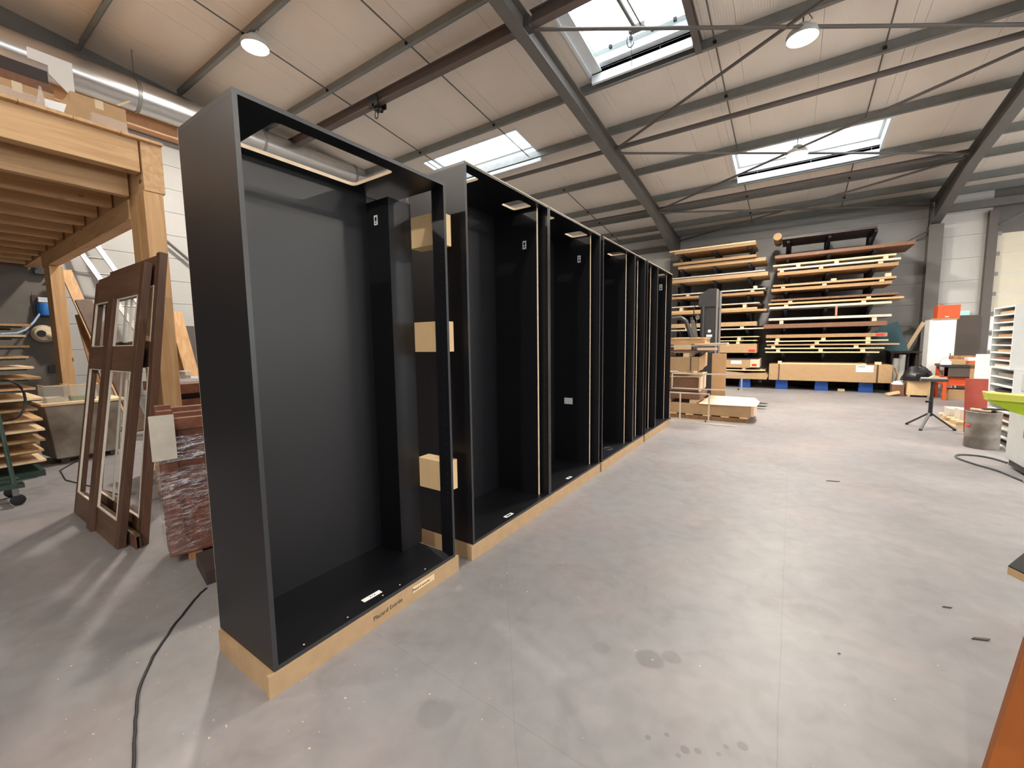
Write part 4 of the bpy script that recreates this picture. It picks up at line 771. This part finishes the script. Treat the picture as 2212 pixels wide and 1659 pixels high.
# ------------------------------------------------------------------ pallet stack beside the wardrobes
pa = thing('wide_pallet', 'low pallet under the flat cardboard packs near the wardrobe end', 'pallet', (-1.3, 9.1, 0))
for yy in (8.62, 9.0, 9.42): obj('runner', bx(-2.3, -.62, yy, yy+.09, 0, .075), M_PLANK, pa)
for k in range(6): xx = -2.3+k*.31; obj('deck_board', bx(xx, xx+.14, 8.58, 9.55, .076, .095), M_PALE, pa)
pk = thing('flat_carton', 'wide flat cardboard pack, lowest on the pallet', 'box', (-1.25, 9.1, .096)); obj('carton', bx(-2.3, -.58, 8.60, 9.55, .096, .30), M_CARD, pk, .006); obj('end_flap', MB().prism([(-.575, 8.6, .30), (-.575, 8.63, .12), (-.575, 9.5, .10), (-.575, 9.55, .32)], (.05, 0, 0)), M_CARDP, pk)
one('cardboard_sheet', MB(frame_matrix((-1.45, 8.57, .305), (1, .02, 0), (0, -.06, 1))).prism([(0, 0, 0), (.42, -.02, 0), (.96, .02, 0), (1.0, .5, 0), (.9, .9, 0), (.1, .95, 0)], (0, 0, .008)), M_CARDP, 'pale pinkish cardboard sheet lying on the flat pack', 'cardboard')
one('cardboard_strip', MB(frame_matrix((-.95, 8.85, .325), (.2, 1, 0), (0, 0, 1))).box(0, .6, -.07, .07, 0, .008), M_CARDP, 'folded pale cardboard strip on top of the pinkish sheet', 'cardboard')
for (xa, xb) in ((-1.62, -1.5), (-2.1, -1.98)): one('timber_bearer', bx(xa, xb, 8.62, 9.4, .302, .375), M_PALE, '%s pale bearer under the rounded pack on the pallet' % ('right' if xa > -1.8 else 'left'), 'bearer', 'bearers in the pallet stack')
one('rounded_pack', bx(-2.3, -1.42, 8.60, 9.4, .376, .52), M_OSBD, 'brown soft-edged pack above the flat cardboard pack', 'pack', None, .025)
bb = thing('long_box', 'brown long box with pale end, middle of the stack', 'box', (-1.8, 9, .53)); obj('box_body', bx(-2.3, -1.46, 8.62, 9.4, .53, .80), M_OSBD, bb, .004); obj('pale_end', MB().prism([(-1.458, 8.6, .53), (-1.458, 9.3, .57), (-1.458, 9.3, .86), (-1.458, 8.6, .81)], (.02, 0, 0)), M_CARDP, bb); obj('lid_sheet', MB().prism([(-2.3, 8.6, .80), (-1.42, 8.6, .81), (-1.42, 9.3, .865), (-2.3, 9.3, .86)], (0, 0, .01)), M_PALE, bb)
for (xa, xb) in ((-1.85, -1.68),): one('timber_bearer', bx(xa, xb, 8.62, 9.4, .876, .93), M_PALE, 'pale bearer under the strapped carton of the stack', 'bearer', 'bearers in the pallet stack')
sc = thing('strapped_box', 'tan cardboard carton with dark strap near the top of the stack', 'box', (-1.8, 9, .931)); obj('carton', bx(-2.3, -1.48, 8.60, 9.2, .931, 1.20), M_CARD, sc, .004); obj('carton_end', MB().prism([(-1.478, 8.6, .935), (-1.478, 9.5, 1.0), (-1.478, 9.5, 1.27), (-1.478, 8.6, 1.195)], (.02, 0, 0)), M_CARD, sc); obj('strap', bx(-1.62, -1.605, 8.592, 8.599, .931, 1.20), M_BDARK, sc)
one('timber_bearer', bx(-1.76, -1.65, 8.62, 9.2, 1.202, 1.29), M_PALE, 'pale bearer on top of the strapped carton', 'bearer', 'bearers in the pallet stack')
one('cover_board', bx(-2.3, -1.3, 8.6, 9.3, 1.291, 1.33), M_OSBD, 'brown board above the strapped carton', 'board'); one('white_offcut', bx(-1.50, -1.18, 8.58, 8.8, 1.331, 1.38), M_CARDP, 'pale folded offcut on the brown top board', 'offcut')
one('top_plate', MB(frame_matrix((-2.3, 8.62, 1.39), (1, 0, .02), (0, 0, 1))).box(0, 1.28, 0, .6, 0, .02), M_BOARDG, 'thin whitish plate near the top of the stack', 'board'); one('top_plate', MB(frame_matrix((-1.55, 8.60, 1.43), (1, .05, .02), (0, 0, 1))).box(0, .55, 0, .55, 0, .03), M_CARDP, 'pale plate lying askew on top of the stack', 'board')
one('top_box', bx(-2.3, -1.42, 8.9, 9.5, 1.44, 1.56), M_CARD, 'shallow tan box on top at the back of the stack', 'box'); one('top_sheet', bx(-2.3, -1.40, 8.85, 9.5, 1.561, 1.575), M_PALE, 'pale sheet covering the shallow top box', 'board')
one('upright_cardboard', bx(-1.40, -1.13, 9.72, 9.76, 0, 1.24), M_CARD, 'tall brown cardboard panel standing behind the stack', 'cardboard')
def tube_frame(label, y, x0, x1, z0, z1, mids):
    r = thing('steel_tube_frame', label, 'frame', ((x0+x1)/2, y, z0), 'cream tube frames')
    for z in (z0, z1): obj('rail', bx(x0, x1, y-.012, y+.012, z, z+.024), M_CREAM, r)
    for x in [x0, x1-.024]+mids: obj('post', bx(x, x+.024, y-.012, y+.012, z0+.024, z1), M_CREAM, r)
    for x in (x0+.04, x1-.06): obj('end_cap', MB(Matrix.Translation((x, y-.014, z0+.04)) @ Matrix.Rotation(math.pi/2, 4, 'X')).lathe((0, 0, -.004), [(.014, 0), (.014, .012)], 10), M_RUBBER, r)
    return r
tf = tube_frame('cream steel tube frame standing on the floor in front of the stack', 8.22, -1.92, -1.2, 0.0, .53, [-1.72])
tube_frame('cream steel tube frame resting higher, reaching right past the stack', 8.56, -1.95, -.72, .58, .87, [-1.38])
obj('foot_bar', bx(-1.92, -.75, 8.10, 8.124, 0, .02), M_CREAM, tf)

# ------------------------------------------------------------------ forklift
fl = thing('forklift', 'dark grey stacker forklift with tall mast behind the stack', 'forklift', (-2.0, 10.6, 0))
obj('mast_channel', bx(-1.78, -1.46, 10.45, 10.62, .06, 2.60), M_DARKM, fl, .01); obj('mast_rail', bx(-1.455, -1.42, 10.44, 10.50, .06, 2.66), M_ALU, fl); obj('mast_rail', bx(-1.385, -1.355, 10.44, 10.50, .06, 2.60), M_ALU, fl); obj('mast_channel', bx(-1.78, -1.46, 11.0, 11.17, .06, 2.60), M_DARKM, fl, .01)
obj('mast_head', MB().prism([(-1.82, 10.43, 2.28), (-1.46, 10.43, 2.28), (-1.46, 10.43, 2.68), (-1.62, 10.43, 2.68), (-1.82, 10.43, 2.54)], (0, .75, 0)), M_DARKM, fl); obj('hydraulic_ram', MB().tube([(-1.72, 10.42, 1.2), (-1.72, 10.42, 2.3)], .035, 10), M_DARKM, fl)
obj('hydraulic_hose', MB().tube([(-1.86+.06*math.cos(a), 10.43, 2.2+.14*math.sin(a)) for a in [math.pi*k/8+math.pi/2 for k in range(9)]], .012, 6), M_RUBBER, fl)
obj('rating_plate', bx(-1.64, -1.52, 10.444, 10.45, 1.60, 1.65), M_PAPER, fl); obj('round_emblem', MB(Matrix.Translation((-1.58, 10.45, 1.73)) @ Matrix.Rotation(math.pi/2, 4, 'X')).lathe((0, 0, 0), [(.035, 0), (.035, .006)], 18), M_PAPER, fl)
obj('chassis', bx(-3.6, -1.8, 10.3, 11.3, .12, .95), M_MGREY, fl, .03); obj('guard_arm', MB().tube([(-2.5, 10.42, 2.03), (-2.2, 10.42, 2.06), (-2.08, 10.42, 1.98), (-1.92, 10.42, 1.5), (-1.88, 10.42, 1.2)], .05, 10), M_DARKM, fl); obj('guard_arm', MB().tube([(-2.1, 11.1, 2.1), (-1.9, 11.1, 1.2)], .04, 10), M_DARKM, fl); obj('guard_panel', MB().prism([(-2.0, 10.5, 2.0), (-1.92, 10.5, 2.0), (-1.74, 10.5, 1.25), (-1.9, 10.5, 1.25)], (0, .03, 0)), M_STEEL, fl)
obj('mirror', MB(Matrix.Translation((-1.85, 10.6, 2.06)) @ Matrix.Rotation(math.pi/2, 4, 'X')).lathe((0, 0, 0), [(.05, 0), (.06, .02), (.04, .04)], 16), M_CHROME, fl); obj('mirror_stalk', MB().tube([(-1.86, 10.6, 1.6), (-1.9, 10.6, 1.9), (-1.87, 10.6, 2.02)], .012, 6), M_STEELD, fl)
for yy in (10.55, 11.05): obj('fork', MB().prism([(-1.45, yy, .05), (-.45, yy, .05), (-.40, yy, .06), (-.9, yy, .09), (-1.45, yy, .09)], (0, .10, 0)), M_DARKM, fl); obj('fork_shank', bx(-1.47, -1.42, yy, yy+.1, .05, .6), M_DARKM, fl)
for (xx, yy) in ((-3.3, 10.32), (-1.95, 10.32), (-3.3, 11.28), (-1.95, 11.28)): obj('wheel', MB(Matrix.Translation((xx, yy, .16)) @ Matrix.Rotation(math.pi/2, 4, 'X')).lathe((0, 0, -.05), [(.13, 0), (.16, .02), (.16, .08), (.13, .1)], 20), M_RUBBER, fl)

# ------------------------------------------------------------------ roller stand
rs = thing('roller_stand', 'black tripod work stand with flat head on the open floor', 'stand', (1.97, 9.62, 0))
obj('column', MB().tube([(1.97, 9.62, .22), (1.97, 9.62, .78)], .021, 10), M_DARKM, rs); obj('outer_tube', MB().tube([(1.97, 9.62, .20), (1.97, 9.62, .52)], .028, 10), M_DARKM, rs)
obj('head', bx(1.82, 2.14, 9.55, 9.69, .785, .83), M_HOSE, rs, .006); obj('head_pad', bx(1.83, 2.13, 9.56, 9.68, .831, .846), M_MGREY, rs)
obj('clamp_knob', MB().tube([(1.97, 9.6, .45), (1.91, 9.55, .45)], .012, 8).lathe((1.905, 9.545, .435), [(.02, 0), (.022, .015), (.02, .03)], 10), M_RUBBER, rs)
for (lx, ly) in ((1.73, 9.82), (1.80, 9.27), (2.25, 9.52)): obj('leg', MB().bar((1.97, 9.62, .26), (lx, ly, .018), .035, .022), M_DARKM, rs); obj('foot', MB().lathe((lx, ly, 0), [(.02, 0), (.024, .01), (.016, .03)], 8), M_RUBBER, rs)
one('sanding_pad', MB().prism([(1.92, 9.57, .847), (2.06, 9.57, .847), (2.03, 9.57, .875), (1.97, 9.57, .88)], (0, .1, 0)), M_PALE, 'small pale wedge lying on the tripod stand head', 'wedge')

# ------------------------------------------------------------------ right side: drum, pallet, shelves, machine
DX, DY = 2.21, 8.22
dr = thing('waste_drum', 'dented galvanised waste drum with red sticker on the right', 'drum', (DX, DY, 0))
obj('shell', MB().lathe((DX, DY, 0), [(.165, 0), (.17, .02), (.166, .14), (.172, .16), (.166, .18), (.166, .33), (.172, .35), (.166, .37), (.17, .48), (.176, .495), (.165, .50), (.158, .49), (.156, .02)], 32), M_DRUM, dr)
obj('red_sticker', MB().tube([(DX-.146*math.cos(a), DY-.146*math.sin(a), .30) for a in (.25, .4, .55)], .03, 8), M_REDS, dr)
for k, (a, b, c, d, z, m, lb) in enumerate(((-.13, .06, -.05, .05, .505, M_CARDP, 'pale board scrap lying on the drum'), (-.02, .22, -.03, .05, .525, M_BDARK, 'dark plank scrap lying across the drum'), (.0, .16, .05, .12, .505, M_REDP, 'red-brown scrap in the drum'))):
    one('board_scrap', MB(Matrix.Translation((DX, DY, z)) @ Matrix.Rotation(.25*(k-1), 4, 'Z') @ Matrix.Rotation(.06*(1-k), 4, 'Y')).box(a, b, c, d, 0, .018), m, lb, 'scrap', 'scraps on the drum')
pt = thing('euro_pallet', 'small wooden pallet with pale blocks behind the drum', 'pallet', (2.5, 10.2, 0))
for yy in (9.72, 10.15, 10.6): 
    for xx in (2.34, 2.66, 2.98): obj('pallet_block', bx(xx, xx+.1, yy, yy+.14, .02, .10), M_PALE, pt)
for xx in (2.34, 2.66, 2.98): obj('runner', bx(xx, xx+.1, 9.70, 10.8, 0, .02), M_PALE, pt)
for k in range(5): yy = 9.70+k*.24; obj('deck_board', bx(2.32, 3.1, yy, yy+.14, .10, .122), M_PALE, pt)
for (a, lb) in (((2.36, 2.55, 10.35, 10.65, .123, .26), 'pale stone block at the back of the small pallet'), ((2.40, 2.62, 9.95, 10.25, .123, .30), 'pale boxed block in the middle of the small pallet')): one('pale_block', bx(*a), M_BOARDG, lb, 'block', None, .006)
one('red_plate', MB(frame_matrix((2.33, 9.40, 0), (1, .15, 0), (.02, .10, 1))).box(0, .26, 0, .03, 0, .86), M_REDP, 'red-brown plate standing behind the drum', 'plate', None, .004)
one('white_board', bx(2.62, 2.84, 10.30, 10.34, 0, 1.22), M_WHITE, 'narrow white board standing left of the pigeonhole shelves', 'board')
def pigeon(label, x0, x1, y0, y1, z0, z1, n, fill):
    s = thing('pigeonhole_shelf', label, 'shelf', ((x0+x1)/2, (y0+y1)/2, z0), 'white pigeonhole units'); t = .018
    obj('side_panel', bx(x0, x1, y0, y0+t, z0, z1), M_WHITE, s); obj('side_panel', bx(x0, x1, y1-t, y1, z0, z1), M_WHITE, s); obj('back_panel', bx(x1-t, x1, y0+t, y1-t, z0, z1), M_WHITE, s)
    for k in range(n+1): z = z0+(z1-z0-t)*k/n; obj('shelf_board', bx(x0+.002, x1-t, y0+t, y1-t, z, z+t), M_WHITE, s)
    for k in range(n):
        if fill[k % len(fill)]:
            z = z0+(z1-z0-t)*k/n+t+.001; mm = fill[k % len(fill)]; one('stored_piece', bx(x0+.03, x1-.12, y0+.06, y1-.10-.03*(k % 3), z, z+.4*(z1-z0)/n), mm, 'stored piece in the compartment %s of the %s' % ('first second third fourth fifth sixth seventh eighth ninth tenth'.split()[k]+' from below', 'upper shelf unit' if z0 > .5 else 'lower shelf unit'), 'stored piece', 'pieces in the pigeonhole shelves')
pigeon('lower white pigeonhole shelf unit at the right edge', 2.44, 2.95, 8.20, 8.98, 0, 1.07, 9, [M_BDARK, None, M_BOARDG, M_OSBD, None, M_PAPER]); pigeon('upper white pigeonhole shelf unit at the right edge', 2.40, 2.95, 8.22, 8.92, 1.071, 1.92, 8, [M_BOARDG, M_OSBD, M_CARD, M_BDARK, M_OSB])
ma = thing('edge_machine', 'light grey woodworking machine with lime green arm at the right edge', 'machine', (2.3, 6.7, 0))
obj('green_arm', MB().prism([(1.80, 6.66, .82), (2.4, 6.50, .80), (2.4, 6.50, .66), (2.10, 6.60, .66), (1.99, 6.64, .70), (1.84, 6.66, .79)], (.01, .16, 0)), M_LIME, ma, .004); obj('arm_rim', MB().prism([(1.79, 6.62, .90), (2.4, 6.46, .865), (2.4, 6.46, .80), (1.81, 6.62, .822)], (.02, .24, 0)), M_LIMEY, ma, .004)
obj('cabinet', bx(2.12, 2.7, 6.55, 7.15, .10, .655), M_MGREY, ma, .01); obj('control_box', bx(2.20, 2.6, 6.9, 7.2, .87, 1.10), M_MGREY, ma, .02); obj('skirt', bx(2.14, 2.68, 6.58, 7.1, .03, .10), M_DARKM, ma); obj('foot', MB().lathe((2.17, 6.62, 0), [(.03, 0), (.03, .02), (.012, .03)], 12), M_RUBBER, ma)
obj('vent', MB().box(2.11, 2.12, 6.62, 6.72, .42, .50), M_STEEL, ma)
CP = [(2.20, 6.02), (2.06, 6.43), (1.98, 6.80), (1.86, 7.03), (1.775, 7.27), (1.79, 7.43), (1.86, 7.53), (2.01, 7.56), (2.12, 7.48), (2.19, 7.30)]
hs = thing('floor_hose', 'grey-green air hose looping on the floor at the right', 'hose', (1.98, 6.9, 0)); P3 = []
for i in range(len(CP)-1):
    p0, p1, p2, p3 = [Vector((*CP[max(0, min(len(CP)-1, i+k))], .011)) for k in (-1, 0, 1, 2)]
    for s in range(5):
        t = s/5; P3.append(0.5*((2*p1)+(p2-p0)*t+(2*p0-5*p1+4*p2-p3)*t*t+(3*p1-p0-3*p2+p3)*t**3))
P3.append(Vector((*CP[-1], .011)))
obj('hose', MB().tube(P3[5:], .011, 8), M_HOSE, hs); obj('yellow_end', MB().tube(P3[:6], .012, 8), M_YEL, hs)

# ------------------------------------------------------------------ far right corner clutter
wc = thing('white_cabinet', 'white metal cabinet against the far wall below the orange box', 'cabinet', (3.2, 15.3, 0)); obj('body', bx(2.93, 3.42, 15.02, 15.5, 0, 1.97), M_WHITE, wc, .004); obj('door', bx(2.95, 3.40, 15.0, 15.018, .05, 1.92), M_WHITE, wc, .002); obj('handle', bx(3.34, 3.355, 14.985, 15.0, 1.0, 1.12), M_STEELD, wc)
ob = thing('orange_box', 'orange metal box on top of the white cabinet', 'box', (3.25, 15.2, 1.971)); obj('case', bx(3.06, 3.47, 15.02, 15.4, 2.0, 2.33), M_ORANGE, ob, .008); obj('base_board', bx(2.95, 3.45, 15.0, 15.45, 1.971, 1.999), M_CARD, ob); obj('knob', MB().lathe((3.17, 15.2, 2.33), [(.03, 0), (.03, .03), (.015, .035)], 12), M_ORANGE, ob); obj('plate', bx(3.2, 3.27, 15.015, 15.02, 2.03, 2.05), M_PAPER, ob)
one('teal_glass_sheet', MB(frame_matrix((1.95, 16.2, 1.145), (1, 0, 0), (0, .42, 1))).prism([(0.4, 0, 0), (.82, 0, 0), (.60, 0, .95), (.2, 0, .75), (0, 0, .3)], (0, .012, 0)), M_TEAL, 'teal glass sheet leaning on the far wall right of the racks', 'glass')
one('crate_table', MB().box(2.35, 3.0, 16.0, 16.85, 1.09, 1.14).box(2.38, 2.44, 16.05, 16.8, 0, 1.09).box(2.9, 2.96, 16.05, 16.8, 0, 1.09), M_BDARK, 'dark tall table carrying the glass against the far wall', 'table')
one('leaning_slab', MB(frame_matrix((2.70, 16.45, 1.145), (1, 0, -.42), (.42, .05, 1))).box(0, .09, 0, .05, .05, .9), M_PALE, 'pale timber slab leaning on the wall left of the white cabinet', 'slab')
wb = thing('scrap_crate', 'pale wooden crate on the floor at the right end of the racks', 'crate', (2.75, 14.8, 0)); obj('crate_front', bx(2.52, 2.98, 14.58, 14.60, .05, .42), M_PLY, wb); obj('crate_body', bx(2.52, 2.98, 14.602, 14.97, .05, .42), M_PALE, wb, .004)
for x in (2.54, 2.91): obj('crate_foot', bx(x, x+.05, 14.6, 14.95, 0, .049), M_PALE, wb)
def lump(name, c, r, label, cat, m, seed, n=14, zs=.6, rim=8):
    rnd = random.Random(seed); prof = []; mb = MB(); vs = []; fs = []
    for i in range(rim):
        ph = math.pi/2*i/(rim-1)
        for j in range(n):
            a = 2*math.pi*j/n; q = 1+rnd.uniform(-.12, .12); vs.append((c[0]+r*math.cos(ph)*math.cos(a)*q, c[1]+r*math.cos(ph)*math.sin(a)*q*.8, c[2]+r*zs*math.sin(ph)*(q if i else 0)))
    for i in range(rim-1):
        for j in range(n): fs.append((i*n+j, i*n+(j+1) % n, (i+1)*n+(j+1) % n, (i+1)*n+j))
    fs.append(tuple(range(n-1, -1, -1))); mb._add(vs, fs, 0, True); return one(name, mb, m, label, cat)
lump('rubbish_bag', (2.72, 14.72, .421), .31, 'full black rubbish bag on the pale crate', 'bag', M_BAG, 4, zs=1.2); lump('white_rag', (2.36, 14.75, .30), .13, 'white rag heap left of the rubbish bag', 'rag', M_PAPER, 9, zs=.7); one('rag_box', bx(2.24, 2.48, 14.66, 14.9, 0, .299), M_OSBD, 'brown box under the white rag', 'box')
one('curved_ply', MB().tube([(2.33+.0, 15.3, .02), (2.38, 15.3, .25), (2.42, 15.3, .5), (2.36, 15.3, .7)], .02, 6), M_PLANK, 'bent brown plywood strip beside the long carton', 'plywood')
for k, (xx, h) in enumerate(((2.42, .95), (2.55, 1.05))): one('grey_roll', MB().tube([(xx, 15.7, 0), (xx+.03, 15.75, h)], .07, 14), M_MGREY, 'grey upright roll behind the rubbish bag, %s one' % ('left', 'right')[k], 'roll', 'grey rolls')
one('floor_offcut', MB(frame_matrix((2.12, 14.5, 0.0), (1, .35, .25), (-.25, 0, 1))).box(.0, .28, -.05, .05, .012, .08), M_PLY, 'pale offcut tilted on the floor by the crate', 'offcut')
be = thing('steel_workbench', 'dark workbench with orange shelves below near the far door', 'workbench', (3.6, 14.4, 0))
obj('top', bx(3.06, 4.3, 14.1, 14.9, .80, .86), M_DARKM, be, .004); obj('apron', bx(3.08, 4.28, 14.12, 14.14, .58, .80), M_DBROWN, be); obj('shelf', bx(3.10, 4.26, 14.16, 14.85, .36, .40), M_ORANGE, be); obj('shelf_box', bx(3.14, 4.2, 14.2, 14.8, .40, .56), M_ORANGE, be)
for (x, y) in ((3.08, 14.12), (4.22, 14.12), (3.08, 14.82), (4.22, 14.82)): obj('leg', bx(x, x+.06, y, y+.06, 0, .799), M_ORANGE, be)
one('bench_box', bx(3.2, 3.7, 14.25, 14.7, 0, .26), M_CARD, 'cardboard box on the floor under the workbench', 'box', None, .004)
for k, (a, m, lb) in enumerate(((bx(3.15, 3.45, 14.2, 14.5, .861, .98), M_CARD, 'tan box on the left of the workbench'), (bx(3.5, 3.75, 14.2, 14.45, .861, .95), M_ORANGE, 'orange tool case on the workbench'), (bx(3.55, 3.95, 14.5, 14.8, .861, 1.02), M_PAPER, 'white parcel at the back of the workbench'), (bx(3.3, 4.25, 14.82, 14.88, .861, 1.06), M_PLANK, 'brown plank edge along the back of the workbench'))): one('bench_item', a, m, lb, 'bench item', None, .006)
lump('white_jug', (3.10, 14.15, .861), .10, 'small white crumpled bottle at the left of the workbench', 'bottle', M_PAPER, 12, zs=1.3)
one('brown_door_leaf', bx(3.46, 4.26, 16.72, 16.78, .0, 2.12), M_DBROWN, 'dark brown door leaf leaning beside the sectional door', 'door leaf'); 
for k, x in enumerate((3.5, 3.58)): one('white_batten', MB().bar((x+.25, 16.35, 0), (x-.05, 16.68, 1.75), .03, .02), M_WHITE, 'white batten leaning on the brown door leaf, %s one' % ('left', 'right')[k], 'batten', 'white battens')
ex = thing('exit_sign', 'small lit green exit sign on the far wall by the orange box', 'sign', (3.97, 16.9, 2.13)); obj('sign_case', bx(3.86, 4.08, 16.86, 16.94, 2.13, 2.25), M_PAPER, ex); obj('lit_face', bx(3.88, 4.06, 16.852, 16.859, 2.145, 2.235), M_EXIT, ex)
one('scrap_pile_board', bx(3.2, 4.3, 12.2, 12.9, 0, .92), M_CARD, 'tan boxed stack behind the shelves near the far door', 'box', None, .01); one('cover_plank', bx(3.15, 4.3, 12.15, 12.95, .921, .96), M_PLANK, 'brown board on the tan boxed stack', 'board')

# ------------------------------------------------------------------ near right: trestle table corner and splayed leg
tb = thing('trestle_table', 'black-topped plywood table at the right edge of the view with brown splayed leg', 'table', (1.1, 1.7, 0))
top = [(.622, 1.99), (.78, 2.285), (1.5, 2.2), (1.5, 1.3), (1.0, 1.32)]
obj('top_core', MB().prism([(x, y, .722) for x, y in top], (0, 0, .026)), M_PLY, tb); obj('black_face', MB().prism([(x, y, .7485) for x, y in top], (0, 0, .003)), M_BLACK, tb)
obj('splayed_leg', MB().prism([(.545, 1.80, 0), (.95, 1.80, 0), (.95, 1.80, .721), (.745, 1.80, .721), (.66, 1.80, .66), (.616, 1.80, .60)], (0, .03, 0)), M_AMBER, tb, .002); obj('splayed_leg', MB().prism([(1.0, 1.45, 0), (1.4, 1.45, 0), (1.32, 1.45, .721), (1.0, 1.45, .721)], (0, .03, 0)), M_AMBER, tb, .002)

# ------------------------------------------------------------------ chips and dust on the floor
for k, (x, y, a, l) in enumerate(((.783, 3.165, .4, .05), (.846, 2.905, .5, .09), (.424, 5.458, .3, .13), (.25, 2.406, .2, .012))):
    one('dark_chip', MB(Matrix.Translation((x, y, .0015)) @ Matrix.Rotation(a, 4, 'Z')).prism([(-l/2, 0, 0), (-l/4, l*.14, 0), (l/2, l*.05, 0), (l/4, -l*.1, 0)], (0, 0, .004)), M_BDARK, ['dark bark chip on the open floor at the right', 'longer dark splinter on the floor at the lower right', 'dark scrap of string on the floor beyond the wardrobes', 'tiny dark chip in the middle of the floor'][k], 'chip')
mb = MB(); rnd = random.Random(5)
for k in range(340):
    if k < 150: x, y = rnd.uniform(-3.4, -1.4), rnd.uniform(.2, 1.3)
    else: x, y = rnd.uniform(-1.75, 1.2), rnd.uniform(.55, 5.0)
    if -2.34 < x < -1.78 and y > .76: continue
    s = rnd.choice((.0025, .003, .004, .006)); a = rnd.uniform(0, 6.28); q = rnd.uniform(.5, 1)
    mb.prism([(x+s*math.cos(a), y+s*math.sin(a), .0004), (x+s*q*math.cos(a+2), y+s*q*math.sin(a+2), .0004), (x+s*q*math.cos(a+4), y+s*q*math.sin(a+4), .0004)], (0, 0, .0015))
o = obj('sawdust_flecks', mb, M_PALE); tag(o, 'scattered pale sawdust flecks over the concrete floor', 'sawdust', None, 'stuff')
